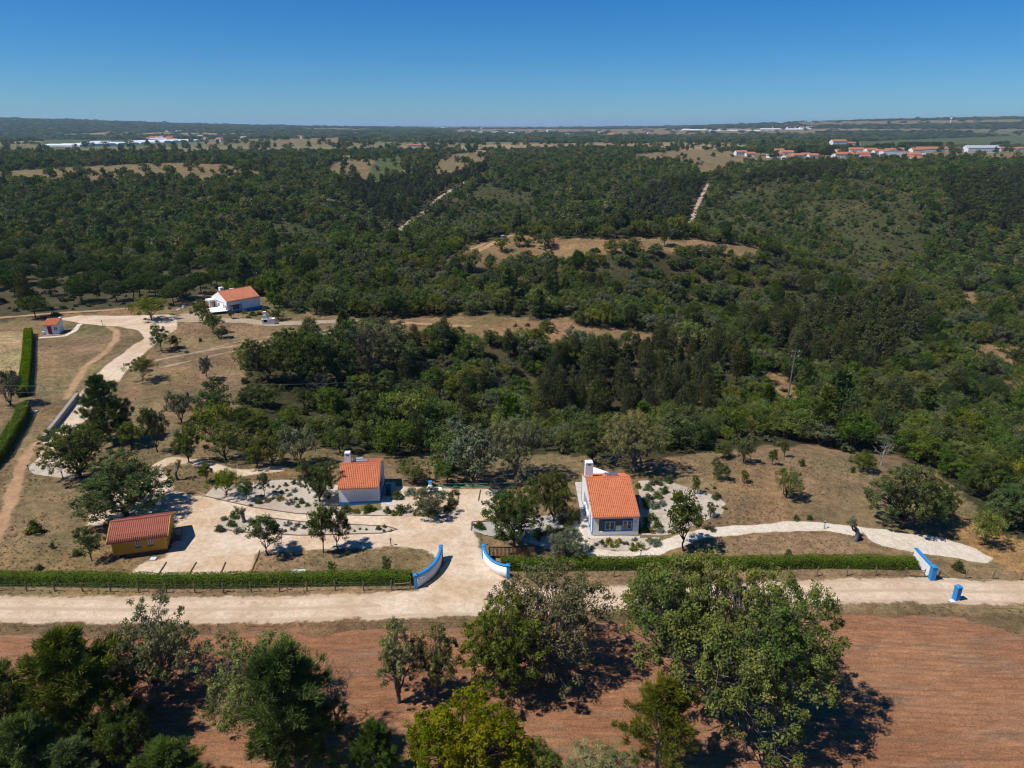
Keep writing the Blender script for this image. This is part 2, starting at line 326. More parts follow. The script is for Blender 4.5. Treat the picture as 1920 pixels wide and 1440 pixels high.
class MB:
    def __init__(s): s.v = []; s.f = []
    def box(s, x0, x1, y0, y1, z0, z1):
        b = len(s.v); s.v += [(x, y, z) for z in (z0, z1) for x, y in ((x0, y0), (x1, y0), (x1, y1), (x0, y1))]
        s.f += [tuple(b + i for i in q) for q in ((3, 2, 1, 0), (4, 5, 6, 7), (0, 1, 5, 4), (1, 2, 6, 5), (2, 3, 7, 6), (3, 0, 4, 7))]; return s
    def prism(s, prof, a0, a1, axis='x'):
        """profile polygon of (p,q), counter-clockwise, pushed along an axis: x -> (y,z), y -> (x,z), z -> (x,y)"""
        b = len(s.v); n = len(prof)
        mk = {'x': lambda a, p, q: (a, p, q), 'y': lambda a, p, q: (p, a, q), 'z': lambda a, p, q: (p, q, a)}[axis]
        s.v += [mk(a, p, q) for a in (a0, a1) for p, q in prof]
        fl = axis == 'y'
        A = [tuple(b + i for i in range(n))[::-1], tuple(b + n + i for i in range(n))] + [(b + i, b + (i + 1) % n, b + n + (i + 1) % n, b + n + i) for i in range(n)]
        s.f += [q[::-1] for q in A] if fl else A; return s
    def tube(s, pts, rad, k=6, cap=True):
        pts = [Vector(p) for p in pts]; rad = rad if hasattr(rad, '__len__') else [rad] * len(pts); b = len(s.v)
        for i, p in enumerate(pts):
            t = (pts[min(i + 1, len(pts) - 1)] - pts[max(i - 1, 0)]).normalized()
            a = t.cross(Vector((0, 0, 1)) if abs(t.z) < .9 else Vector((1, 0, 0))).normalized(); c = t.cross(a)
            s.v += [tuple(p + (a * math.cos(2 * math.pi * j / k) + c * math.sin(2 * math.pi * j / k)) * rad[i]) for j in range(k)]
        for i in range(len(pts) - 1):
            for j in range(k):
                s.f.append((b + i * k + j, b + i * k + (j + 1) % k, b + (i + 1) * k + (j + 1) % k, b + (i + 1) * k + j))
        if cap:
            s.f.append(tuple(b + j for j in range(k))[::-1]); e = b + (len(pts) - 1) * k; s.f.append(tuple(e + j for j in range(k)))
        return s
    def cyl(s, x, y, z0, z1, r0, r1=None, k=16): return s.tube([(x, y, z0), (x, y, z1)], [r0, r0 if r1 is None else r1], k)
    def mesh(s, name, mat, smooth=False):
        me = bpy.data.meshes.new(name); me.from_pydata(s.v, [], s.f); me.materials.append(MAT[mat]); me.update()
        if smooth:
            for p in me.polygons: p.use_smooth = True
        return me
    def build(s, name, mat, parent=None, loc=None, rz=None, smooth=False): return obj(name, s.mesh(name, mat, smooth), parent, loc, rz)

# ------------------------------------------------------------------ the ground: one sheet to the horizon
def build_ground():
    nu, nv = 520, 640
    v = np.log(9.0) + (np.log(34000.0) - np.log(9.0)) * np.linspace(0, 1, nv) ** .92
    u = np.linspace(-1.55, 1.55, nu)
    Y = np.repeat(np.exp(v), nu); X = np.tile(u, nv) * (Y + 12 * np.exp(-Y / 60)); Z = height(X, Y)
    c = cover(X, Y, Z)
    i = (np.arange(nv - 1)[:, None] * nu + np.arange(nu - 1)[None]).ravel()
    o = obj('ground', np_mesh('ground', np.c_[X, Y, Z], np.c_[i, i + 1, i + 1 + nu, i + nu], ['ground'], {'cov': c}, smooth=True))
    return tag(o, kind='structure')
build_ground()

def W(pts): return np.array([ground(*p)[:2] for p in pts])
def seg_dist(X, Y, P, closed):
    d = np.full(X.shape, 1e9); s = np.zeros(X.shape); n = len(P)
    for i in range(n if closed else n - 1):
        a, b = P[i], P[(i + 1) % n]; e = b - a; L2 = max(e @ e, 1e-9)
        t = np.clip(((X - a[0]) * e[0] + (Y - a[1]) * e[1]) / L2, 0, 1); dx, dy = X - a[0] - t * e[0], Y - a[1] - t * e[1]
        q = np.hypot(dx, dy); k = q < d; d[k] = q[k]; s[k] = np.sign(e[0] * dy - e[1] * dx)[k] * q[k]
    return d, s
LAID = []
def sheet(name, mat, shapes, lift, cell=.4, rag=.45, grow=.8, wave=0):
    if grow <= .2: cell = .2
    """shapes: ('poly', xy) or ('line', xy, width); one draped sheet for the union of them"""
    allp = np.concatenate([s[1] for s in shapes]); m = max([s[2] for s in shapes if s[0] == 'line'] + [0]) / 2 + 1.2
    x0, y0 = allp.min(0) - m; x1, y1 = allp.max(0) + m
    xs = np.arange(x0, x1 + cell, cell); ys = np.arange(y0, y1 + cell, cell); X, Y = np.meshgrid(xs, ys); sd = np.full(X.shape, -1e9); ac = np.zeros(X.shape)
    for s in shapes:
        if s[0] == 'poly':
            d, _ = seg_dist(X, Y, s[1], True); q = np.where(inpoly(X, Y, s[1]), d, -d)
        else:
            d, sg = seg_dist(X, Y, s[1], False); q = s[2] / 2 - d; k = q > sd; ac[k] = sg[k]
        sd = np.maximum(sd, q)
    low = np.full(X.shape, -1e9)                                    # rims lying on an earlier sheet do not fade to grass
    for shp in LAID:
        for s in shp:
            b = s[1]
            if b[:, 0].max() < x0 - 5 or b[:, 0].min() > x1 + 5 or b[:, 1].max() < y0 - 5 or b[:, 1].min() > y1 + 5: continue
            d, _ = seg_dist(X, Y, b, s[0] == 'poly'); low = np.maximum(low, np.where(inpoly(X, Y, b), d, -d) if s[0] == 'poly' else s[2] / 2 - d)
    sd = sd + (fbm(X, Y, 2.2, 41, 3) - .5) * 2 * rag
    keep = sd > -grow; fk = keep[:-1, :-1] & keep[1:, :-1] & keep[:-1, 1:] & keep[1:, 1:]
    nx = len(xs); ii = (np.arange(len(ys) - 1)[:, None] * nx + np.arange(nx - 1)[None])[fk]
    q = np.c_[ii, ii + 1, ii + 1 + nx, ii + nx]; used, inv = np.unique(q, return_inverse=True)
    x, y = X.ravel()[used], Y.ravel()[used]; h = height(x, y); c = cover(x, y, h); e = sd.ravel()[used]
    z = h + lift * np.clip((e + grow) / grow, .0, 1) + .012
    if wave: z = z + (fbm(x, y, 1.1, 4, 2) - .5) * wave
    o = obj(name, np_mesh(name, np.c_[x, y, z], inv.reshape(q.shape), [mat], {'cov': c, 'edge': np.maximum(e, low.ravel()[used]), 'across': ac.ravel()[used]}, smooth=True))
    LAID.append(shapes); return tag(o, kind='structure')
def on_laid(X, Y, margin=0.0):
    r = np.zeros(X.shape, bool)
    for shapes in LAID:
        for s in shapes:
            if s[0] == 'poly': r |= inpoly(X, Y, s[1])
            else: r |= seg_dist(X, Y, s[1], False)[0] < s[2] / 2 + margin
    return r
P = lambda pts: ('poly', W(pts))
L = lambda pts, w: ('line', W(pts), w)
XY = lambda pts: np.array(pts, float)
# the road past the gate
sheet('dirt_road', 'sand_road', [('line', XY([(-110,57.6),(-75,58.0),(-50.6,58.3),(-38,58.2),(-19,58.3),(-8,58.9),(2,59.7),(14,60.3),(28,60.7),(44,61.1),(53,60.9),(75,60.4),(110,60)]), 4.1)], .05, .45)
sheet('sand_driveway', 'yard', [P([(830,1048),(910,1046),(922,1072),(955,1092),(1010,1118),(905,1146),(770,1146),(705,1128),(782,1112),(815,1084),(829,1062)]),
    P([(380,926),(480,950),(600,960),(700,964),(832,966),(860,945),(862,918),(950,917),(948,960),(888,984),(893,1010),(910,1050),(830,1054),(800,1034),(735,1026),(490,1036),(400,990)]),
    P([(235,1090),(262,1058),(310,1046),(345,980),(380,928),(480,955),(560,965),(495,1036),(480,1042),(463,1094)]),
    P([(160,985),(178,945),(250,905),(310,903),(330,922),(400,935),(392,990),(330,1010)]),
    L([(312,918),(298,900),(288,880),(318,863),(368,866),(420,884),(455,888),(520,880)], 2.2)], .075, .45)
sheet('gravel_pad', 'white_gravel', [P([(52,884),(62,868),(120,880),(142,893),(134,899),(60,888)])], .07, .4)
sheet('turning_place', 'yard', [P([(62,872),(82,838),(104,822),(150,850),(160,892),(118,884)])], .055, .45)
sheet('field_lane', 'yard', [P([(78,832),(142,745),(195,688),(272,634),(258,619),(222,613),(150,607),(110,598),(150,592),(250,592),(318,590),(334,602),(330,618),(296,640),(236,698),(176,775),(106,846)])], .05, .5)
sheet('hut_footpath', 'pale_path', [L([(78,633),(100,632),(122,630),(138,622),(150,608)], 1.1)], .04, .4, rag=.15)
sheet('bare_earth_ditch', 'orange_track', [L([(205,612),(219,622),(216,638),(196,662),(160,688),(143,715),(124,748)], 1.5)], .03, .4)
sheet('edge_track', 'orange_track', [L([(72,832),(48,858),(34,890),(20,940),(2,985),(-30,1040)], 1.7)], .03, .4)
sheet('upper_track', 'orange_track', [L([(-60,602),(0,596),(120,586),(180,583),(250,578)], 2.0)], .03, .5)
sheet('cottage_path', 'dusty_track', [P([(318,592),(370,586),(405,596),(470,598),(505,604),(560,602),(640,600),(635,606),(560,609),(500,612),(455,606),(390,604),(334,604)])], .05, .45)
sheet('pale_footpath', 'pale_path', [L([(1086,990),(1092,1018),(1112,1036),(1160,1044),(1215,1041),(1250,1024),(1288,1010),(1330,1001),(1400,993),(1480,988),(1540,987),(1600,996)], 1.9),
    P([(1600,986),(1700,1000),(1760,1008),(1830,1030),(1866,1048),(1848,1055),(1750,1043),(1680,1030),(1640,1018)])], .06, .4)
sheet('garden_gravel', 'white_gravel', [P([(384,930),(400,915),(470,905),(530,900),(600,905),(640,912),(640,955),(660,960),(832,958),(832,969),(700,966),(600,964),(555,963),(480,952)])], .095, .4, rag=.08, grow=.15)
sheet('garden_sand', 'yard', [P([(728,912),(850,916),(858,946),(832,958),(716,958),(718,935)])], .085, .45)
sheet('island_gravel', 'white_gravel', [P([(403,987),(432,966),(480,970),(560,980),(640,985),(725,989),(744,994),(716,1000),(560,1004),(440,997)])], .1, .4, rag=.06, grow=.15)
sheet('corner_bed_gravel', 'shade_grey_gravel', [P([(885,982),(960,976),(1080,960),(1088,1010),(1040,1034),(985,1018),(910,1004),(884,996)])], .085, .4, rag=.15, grow=.2)
sheet('slope_garden_sand', 'white_gravel', [P([(1196,902),(1250,903),(1340,930),(1362,945),(1352,966),(1305,985),(1250,1004),(1202,1004)])], .075, .4, rag=.2)
sheet('front_bed_gravel', 'white_gravel', [P([(1100,1012),(1236,1009),(1232,1026),(1180,1034),(1116,1030)])], .1, .4, rag=.1, grow=.2)
sheet('cottage_terrace', 'paving', [P([(1078,905),(1092,905),(1113,1010),(1100,1012),(1090,990)]), P([(1108,1006),(1200,1006),(1200,1011),(1106,1012)])], .12, .35, rag=.02, grow=.05)
sheet('side_terrace', 'paving', [P([(712,951),(745,950),(742,905),(722,905)])], .12, .35, rag=.02, grow=.05)
sheet('ridge_track', 'orange_track', [L([(853,491),(880,476),(915,461),(945,447),(962,441)], 2.6), L([(862,480),(885,467),(912,456)], 1.4)], .08, .8)
sheet('hillside_track', 'dusty_track', [L([(748,433),(775,412),(805,392),(828,368),(850,354),(885,339),(918,324)], 5)], .3, 2.0)
sheet('firebreak_track', 'dusty_track', [L([(1290,428),(1302,400),(1314,372),(1328,345)], 4)], .3, 2.0)
sheet('western_track', 'dusty_track', [L([(528,346),(575,360),(610,372),(650,388)], 4)], .3, 2.0)
sheet('spur_track', 'orange_track', [L([(640,600),(760,606),(880,612)], 1.6)], .06, .6)

sheet('wheel_tracks', 'dusty_track', [L([(290, 676), (400, 655), (520, 634), (620, 618)], .7), L([(300, 690), (420, 662), (540, 640), (640, 620)], .7), L([(330, 668), (450, 640), (560, 622)], .5)], .02, .3, rag=.5)

# ploughed field with real furrows
def build_field():
    xs = np.arange(-64, 80, .55); ys = np.arange(14, 58.5, .14); X, Y = np.meshgrid(xs, ys); x, y = X.ravel(), Y.ravel()
    h = height(x, y); px, py = project(np.c_[x, y, h]); d = np.full(x.shape, 0.0)
    for dx, dy in ((0, 0),): d = inpoly(px, py + (fbm(px, py, 60, 71, 3) - .5) * 22, SOILF)
    bend = y + 2.2 * np.sin((x - 22) * .055) + .8 * vnoise(x, y, 9, 3)
    fur = np.abs(((bend / .62) % 1) - .5) * 2; fur = fur * (.55 + .9 * vnoise(x, y, 3.0, 6))
    ridg = sstep(.72, .8, vnoise(x * .12, bend * 1.0, 1.2, 12)) * .15
    e = np.where(d, 1.0, -.8) * np.clip(np.abs(py - np.interp(px, [q[0] for q in SOILF[1:-1]], [q[1] for q in SOILF[1:-1]])) / 20, 0, 1)
    z = h + .02 + np.where(d, fur * .11 + ridg + (vnoise(x, y, .8, 2) - .5) * .07, -.2) * np.clip(e + .2, 0, 1) + np.where(d, .02, -.1)
    nx = len(xs); ny = len(ys); dd = d.reshape(X.shape); fk = dd[:-1, :-1] | dd[1:, :-1]
    ii = (np.arange(ny - 1)[:, None] * nx + np.arange(nx - 1)[None])[fk]; q = np.c_[ii, ii + 1, ii + 1 + nx, ii + nx]
    used, inv = np.unique(q, return_inverse=True)
    m, n, b, o = newmat('ploughed'); n1 = noise(n, .09, 5, .62); n2 = noise(n, 1.3, 5, .7, sx=(.35, 1.6, 1)); n3 = noise(n, 7, 4, .75); n4 = noise(n, .35, 4, .7, sx=(.3, 1.5, 1))
    c = mixc(n, ramp(n, n1, .35, .65), (.275, .128, .066), (.345, .172, .090)); c = mixc(n, ramp(n, n4, .5, .68, 0, .7), c, (.22, .15, .10))
    c = mixc(n, 1, c, mixc(n, ramp(n, n2, .3, .7), (.76, .77, .78), (1.2, 1.18, 1.16)), 'MULTIPLY'); c = mixc(n, 1, c, mixc(n, ramp(n, n3, .35, .65), (.68,) * 3, (1.2,) * 3), 'MULTIPLY')
    n5 = noise(n, .9, 5, .75, sx=(.13, 1.9, 1)); c = mixc(n, ramp(n, n5, .56, .66, 0, .5), c, (.135, .078, .048)); c = mixc(n, ramp(n, n5, .44, .34, 0, .35), c, (.40, .24, .135))
    n.links.new(c, b.inputs['Base Color']); b.inputs['Roughness'].default_value = .95; b.inputs['Specular IOR Level'].default_value = .1; bump(n, b, n3, .9, .12)
    tag(obj('ploughed_field', np_mesh('ploughed_field', np.c_[x, y, z][used], inv.reshape(q.shape), ['ploughed'], smooth=True)), kind='structure')
build_field()
# ------------------------------------------------------------------ plants
leaf_mat('leaf_oak', (.034, .052, .014), (.155, .195, .050))
leaf_mat('leaf_cork', (.056, .068, .014), (.275, .285, .068), .3)     # cork oak, a little olive
leaf_mat('leaf_yellow', (.058, .074, .011), (.26, .28, .042), .32)
leaf_mat('leaf_olive', (.06, .072, .040), (.19, .205, .115), .15)
leaf_mat('leaf_greyoak', (.080, .080, .030), (.30, .285, .112), .18)
leaf_mat('leaf_pine', (.036, .058, .014), (.19, .23, .055), .15)
leaf_mat('leaf_yellowpine', (.05, .062, .014), (.20, .205, .044), .18)
leaf_mat('leaf_euca', (.040, .044, .018), (.118, .122, .048), .15)
leaf_mat('leaf_stone', (.020, .038, .010), (.098, .128, .032), .12)
leaf_mat('leaf_hedge', (.06, .10, .008), (.215, .285, .024), .28, .005)
leaf_mat('leaf_lavender', (.06, .055, .052), (.19, .17, .16), .1)
leaf_mat('leaf_silver', (.09, .11, .085), (.25, .28, .22), .1)
leaf_mat('leaf_gold', (.09, .09, .012), (.30, .26, .04), .25)
leaf_mat('leaf_shrub', (0.0341, 0.062, 0.0155), (0.155, 0.2015, 0.0543), .2)
leaf_mat('leaf_heath', (0.0465, 0.0558, 0.0248), (0.1364, 0.1473, 0.062), .15, .03)
leaf_mat('straw', (.13, .10, .05), (.30, .24, .13), .15, .01)
flat('bark', (.075, .058, .045), .9, .3, 1.5, .1, bmp=.5); flat('bark_grey', (.15, .135, .12), .9, .25, 1.5, .1, bmp=.5); flat('bark_pale', (.42, .38, .34), .85, .2, 2, .1)
flat('bark_pine', (.13, .10, .08), .9, .25, 1.5, .1)

def leaf_quads(rng, C, R, n, size, flatz=.75, aspect=.6, up=.55, out=.7, fill=.42, T2=None):
    """leaf faces spread through clumps: C (k,3) centres, R (k,) radii"""
    k = len(C); idx = np.repeat(np.arange(k), n); N = len(idx)
    d = rng.normal(size=(N, 3)); d /= np.linalg.norm(d, axis=1, keepdims=True) + 1e-9
    r = rng.random(N) ** fill
    p = C[idx] + d * (R[idx] * r)[:, None] * np.array([1, 1, flatz])
    nrm = d * out + np.array([0, 0, up]) + rng.normal(size=(N, 3)) * .55; nrm /= np.linalg.norm(nrm, axis=1, keepdims=True) + 1e-9
    t = np.cross(nrm, rng.normal(size=(N, 3))); t /= np.linalg.norm(t, axis=1, keepdims=True) + 1e-9; b = np.cross(nrm, t)
    s = size * (.6 + .8 * rng.random(N))[:, None] * .5
    V = np.stack([p - t * s, p - b * s * aspect, p + t * s, p + b * s * aspect], 1).reshape(-1, 3)
    cl = np.clip(rng.random(k)[idx] * .62 + rng.random(N) * .5 - .06, 0, 1)
    return V, np.c_[np.repeat(cl, 4), np.repeat((rng.random(k) if T2 is None else T2)[idx], 4)]
def needle_quads(rng, C, D, n, ln, wd, spread=.9):
    k = len(C); idx = np.repeat(np.arange(k), n); N = len(idx)
    d = D[idx] * .8 + rng.normal(size=(N, 3)) * spread * .6 + np.array([0, 0, .25]); d /= np.linalg.norm(d, axis=1, keepdims=True) + 1e-9
    p = C[idx] + rng.normal(size=(N, 3)) * ln * .30; l = ln * (.6 + .7 * rng.random(N))[:, None]
    b = np.cross(d, rng.normal(size=(N, 3))); b /= np.linalg.norm(b, axis=1, keepdims=True) + 1e-9; b *= wd * .5
    V = np.stack([p - b, p + b, p + d * l + b * .5, p + d * l - b * .5], 1).reshape(-1, 3)
    return V, np.c_[np.repeat(rng.random(k)[idx] * .5 + rng.random(N) * .5, 4), np.repeat(.3 + .7 * rng.random(k)[idx], 4)]
def quad_idx(nv): return np.arange(nv).reshape(-1, 4)
def tubes(paths, k=5):
    V, Q = [], []; b = 0; an = 2 * np.pi * np.arange(k) / k
    for pts, rad in paths:
        pts = np.asarray(pts, float); m = len(pts); t = np.gradient(pts, axis=0); t /= np.linalg.norm(t, axis=1, keepdims=True) + 1e-9
        ref = np.where(np.abs(t[:, 2:3]) < .9, np.array([[0, 0, 1.]]), np.array([[1., 0, 0]])); a = np.cross(t, ref); a /= np.linalg.norm(a, axis=1, keepdims=True) + 1e-9; c = np.cross(t, a)
        V.append((pts[:, None] + (a[:, None] * np.cos(an)[None, :, None] + c[:, None] * np.sin(an)[None, :, None]) * np.asarray(rad)[:, None, None]).reshape(-1, 3))
        i = (np.arange(m - 1)[:, None] * k + np.arange(k)[None]).ravel(); j = (np.arange(m - 1)[:, None] * k + (np.arange(k)[None] + 1) % k).ravel()
        Q.append(np.c_[i, j, j + k, i + k] + b); b += m * k
    return np.concatenate(V), np.concatenate(Q)
def curve(rng, a, b, wob, n=4, lift=0.0):
    a, b = np.asarray(a, float), np.asarray(b, float); t = np.linspace(0, 1, n)[:, None]; L_ = np.linalg.norm(b - a)
    p = a + (b - a) * t; p[1:-1] += rng.normal(size=(n - 2, 3)) * wob * L_; p[:, 2] += (lift * L_ * np.sin(np.pi * t[:, 0])); return p
def poisson(rng, n, gen, mind):
    pts = np.empty((n, 3)); k = tries = 0
    while k < n and tries < n * 40:
        q = gen(); tries += 1
        if k == 0 or ((pts[:k] - q) ** 2).sum(1).min() > mind * mind: pts[k] = q; k += 1
    return pts[:k]

PROTO = {}
def add_proto(key, wood, leaves, wmat, lmat, size, extra_leaf=None):
    """size = (crown width, height) as modelled"""
    WV, WF = wood; e = dict(size=size)
    e['wood'] = np_mesh(key + '_trunk', WV, WF, [wmat], smooth=True)
    if leaves is not None:
        LV, la = leaves; e['leaf'] = np_mesh(key + '_crown', LV, quad_idx(len(LV)), [lmat], {'lv': la[:, 0], 'lt': la[:, 1]})
        q = quad_idx(len(LV)) + len(WV)
        e['make'] = lambda: np_mesh(key, np.r_[WV, LV], np.r_[WF, q], [wmat, lmat], {'lv': np.r_[np.zeros(len(WV)), la[:, 0]], 'lt': np.r_[np.zeros(len(WV)), la[:, 1]]}, mi=np.r_[np.zeros(len(WF)), np.ones(len(q))])
    PROTO[key] = e; return e
def oak(key, seed, lmat, nclump=60, nleaf=110, leafs=.17, crown=4.2, hgt=6.6, base=.36, wmat='bark', lobes=5, dens=1.0, low=-.75, trunk_r=.2, lr=.42, sp0=.38):
    rng = np.random.default_rng(seed); rz = hgt * (1 - base) / 2; cz = hgt * (1 + base) / 2
    lob = []
    for i in range(lobes):                                          # the crown is a few uneven lobes, not one ball
        a = 2 * np.pi * (i + rng.random() * .8) / lobes; rr = crown * (sp0 + .25 * rng.random())
        lob.append((np.array([np.cos(a) * rr, np.sin(a) * rr, cz + (rng.random() - .5) * rz * .9]), np.array([crown * (lr + .16 * rng.random())] * 2 + [rz * (.55 + .3 * rng.random())])))
    lob.append((np.array([rng.normal() * .3, rng.normal() * .3, cz + rz * .25]), np.array([crown * .55, crown * .55, rz * .75])))
    def gen():
        c, r = lob[rng.integers(len(lob))]; d = rng.normal(size=3); d /= np.linalg.norm(d); d[2] = d[2] if d[2] > low else -d[2]
        return c + d * r * (.55 + .45 * rng.random() ** .5)
    sp = crown * 2.05 / nclump ** .5 * .62; C = poisson(rng, nclump, gen, sp)
    R = sp * (.5 + .85 * rng.random(len(C))) * 1.32
    lc = np.array([c for c, r in lob]); lt = rng.random(len(lob)) ** .8
    T2 = np.clip(lt[np.argmin(((C[:, None] - lc[None]) ** 2).sum(-1), 1)] + rng.normal(size=len(C)) * .14, 0, 1)
    LV, la = leaf_quads(rng, C, R, int(nleaf * dens), leafs, .72, T2=T2)
    paths = []; fork = np.array([rng.normal() * .12 * crown * .4, rng.normal() * .12 * crown * .4, hgt * base * .62])
    tr = trunk_r * hgt / 6.6
    paths.append((curve(rng, (0, 0, -.3), fork, .05, 5), np.linspace(tr * 1.35, tr * .95, 5)))
    nl = max(4, lobes); nodes = []
    for c, r in lob[:-1] + lob[-1:]:
        nd_ = fork + (c - fork) * (.72 + .1 * rng.random()); nodes.append(nd_)
        paths.append((curve(rng, fork, nd_, .09, 5, .06), np.linspace(tr * .72, tr * .26, 5)))
    nodes = np.array(nodes)
    for q in C:
        i = int(np.argmin(((nodes - q) ** 2).sum(1))); s = fork + (nodes[i] - fork) * (.55 + .45 * rng.random())
        paths.append((curve(rng, s, q, .1, 4), np.linspace(tr * .17, tr * .04, 4)))
    return add_proto(key, tubes(paths, 6), (LV, la), wmat, lmat, (crown * 2.05, hgt))
def pine(key, seed, lmat, hgt=8.5, crown=3.0, start=.3, ntuft=5, nn=46, ln=.36, wd=.05, wmat='bark_pine', gap=.42, top=.5):
    rng = np.random.default_rng(seed); paths = [(curve(rng, (0, 0, -.3), (rng.normal() * .25, rng.normal() * .25, hgt), .012, 7), np.linspace(.19, .03, 7) * hgt / 8.5)]
    ax = paths[0][0]; C, D = [], []; z = hgt * start
    while z < hgt * .99:
        f = (z / hgt - start) / (1 - start); prof = (np.sin(np.pi * min(1, (f * .8 + .22))) ** .7) * (1 - f * (1 - top) * .9)
        c0 = np.array([np.interp(z, ax[:, 2], ax[:, 0]), np.interp(z, ax[:, 2], ax[:, 1]), z]); nb = rng.integers(3, 6); a0 = rng.random() * 6.28
        for b in range(nb):
            a = a0 + 6.28 * b / nb + rng.normal() * .3; l = crown * prof * (.38 + .85 * rng.random()) + .15
            tip = c0 + np.array([np.cos(a) * l, np.sin(a) * l, l * (.18 + .35 * f + rng.normal() * .12)]); pth = curve(rng, c0, tip, .07, 4)
            paths.append((pth, np.linspace(.05, .015, 4) * hgt / 8.5)); dr = (tip - c0) / (np.linalg.norm(tip - c0) + 1e-6)
            for t in range(ntuft):
                s = .42 + .6 * (t + rng.random()) / ntuft; q = c0 + (tip - c0) * s + rng.normal(size=3) * l * .13 * np.array([1, 1, .6]); C.append(q); D.append(dr + np.array([0, 0, .45]))
        z += gap * (.7 + .6 * rng.random())
    C, D = np.array(C), np.array(D); C = np.r_[C, np.array([[ax[-1, 0], ax[-1, 1], hgt]] * 3)]; D = np.r_[D, np.array([[0, 0, 1.]] * 3)]
    return add_proto(key, tubes(paths, 5), needle_quads(rng, C, D, nn, ln, wd), wmat, lmat, (crown * 2, hgt))
def umbrella(key, seed, lmat='leaf_stone', n=56, nl=80, ls=.27, crown=3.0, hgt=5.4, th=.33):
    rng = np.random.default_rng(seed); cz = hgt * .64
    def gen():
        a = rng.random() * 6.283; r = rng.random() ** .5; up = (1 - r * r) ** .5 * (1 if rng.random() < .8 else -.35)
        return np.array([np.cos(a) * r * crown, np.sin(a) * r * crown, cz + up * hgt * th])
    C = poisson(rng, n, gen, crown * .24); R = np.full(len(C), crown * .27) * (.8 + .4 * rng.random(len(C)))
    fork = np.array([0, 0, hgt * .42]); paths = [(curve(rng, (0, 0, -.3), fork, .03, 4), np.linspace(.16, .12, 4))] + [(curve(rng, fork, q, .06, 3), np.array([.07, .04, .015])) for q in C[::2]]
    return add_proto(key, tubes(paths, 5), leaf_quads(rng, C, R, nl, ls, .75, up=.4), 'bark', lmat, (crown * 2.2, hgt))
def euca(key, seed, lmat='leaf_euca', n=40, nl=60, ls=.34, crown=1.9, hgt=9.0, base=.22):
    rng = np.random.default_rng(seed)
    def gen():
        f = rng.random() ** .85; a = rng.random() * 6.283; r = crown * (np.sin(np.pi * (.16 + .8 * f)) ** .8) * (.35 + .65 * rng.random()); return np.array([np.cos(a) * r, np.sin(a) * r, hgt * (base + (1 - base) * f)])
    C = poisson(rng, n, gen, .7); R = np.full(len(C), .82) * (.7 + .6 * rng.random(len(C)))
    ax = curve(rng, (0, 0, -.3), (rng.normal() * .4, rng.normal() * .4, hgt * .96), .015, 6); paths = [(ax, np.linspace(.15, .03, 6))]
    for q in C[::2]:
        z = max(hgt * .15, q[2] - 1.4); paths.append((curve(rng, (np.interp(z, ax[:, 2], ax[:, 0]), np.interp(z, ax[:, 2], ax[:, 1]), z), q, .06, 3), np.array([.05, .03, .012])))
    return add_proto(key, tubes(paths, 5), leaf_quads(rng, C, R, nl, ls, 1.25, .38, up=.1), 'bark_grey', lmat, (crown * 2.1, hgt))
def bare(key, seed, hgt=5.5, crown=3.0, wmat='bark_grey', levels=4, r0=.16):
    rng = np.random.default_rng(seed); paths = []
    def grow(p, d, l, r, lv):
        e = p + d * l; paths.append((curve(rng, p, e, .07, 4), np.linspace(r, r * .62, 4)))
        if lv == 0: return
        for _ in range(rng.integers(2, 4) if lv > 1 else 3):
            q = d + rng.normal(size=3) * .55 + np.array([0, 0, .10]); q /= np.linalg.norm(q); grow(e, q, l * (.62 + .22 * rng.random()), r * .58, lv - 1)
    for a in range(3):
        d = np.array([np.cos(a * 2.1) * .55, np.sin(a * 2.1) * .55, 1.0]); d /= np.linalg.norm(d); grow(np.array([0, 0, hgt * .18]), d, hgt * .30, r0 * .7, levels)
    paths.append((curve(rng, (0, 0, -.3), (0, 0, hgt * .2), .04, 3), np.array([r0 * 1.2, r0, r0 * .9])))
    V, Q = tubes(paths, 4); V[:, :2] *= crown / (np.abs(V[:, :2]).max() + 1e-6); V[:, 2] *= hgt / V[:, 2].max()
    return add_proto(key, (V, Q), None, wmat, None, (crown * 2, hgt))
def shrub(key, seed, lmat, n=14, nl=70, ls=.09, r=.6, h=.62):
    rng = np.random.default_rng(seed)
    def gen():
        d = rng.normal(size=3); d /= np.linalg.norm(d); d[2] = abs(d[2]); return d * np.array([r, r, h]) * (.45 + .4 * rng.random())
    C = poisson(rng, n, gen, r * .22); R = np.full(len(C), r * .34) * (.7 + .6 * rng.random(len(C)))
    paths = [(curve(rng, (0, 0, -.08), q, .08, 3), np.array([.03, .02, .008])) for q in C]
    return add_proto(key, tubes(paths, 4), leaf_quads(rng, C, R, nl, ls, .9, up=.35), 'bark', lmat, (r * 2.1, h * 1.15))
def olive_stump(key, seed, lmat='leaf_olive'):
    rng = np.random.default_rng(seed); paths = [(curve(rng, (0, 0, -.2), (.05, 0, .95), .05, 5), np.array([.34, .27, .22, .2, .19]))]; C = []
    for a in rng.random(4) * 6.28:
        e = np.array([np.cos(a) * .55, np.sin(a) * .55, 1.35 + rng.random() * .5]); paths.append((curve(rng, (.05, 0, .9), e, .08, 4), np.array([.16, .12, .09, .07])))
        for _ in range(3): C.append(e + rng.normal(size=3) * np.array([.22, .22, .2]) + np.array([0, 0, .15]))
    C = np.array(C); return add_proto(key, tubes(paths, 7), leaf_quads(rng, C, np.full(len(C), .22), 60, .10, .9), 'bark_grey', lmat, (1.8, 2.1))
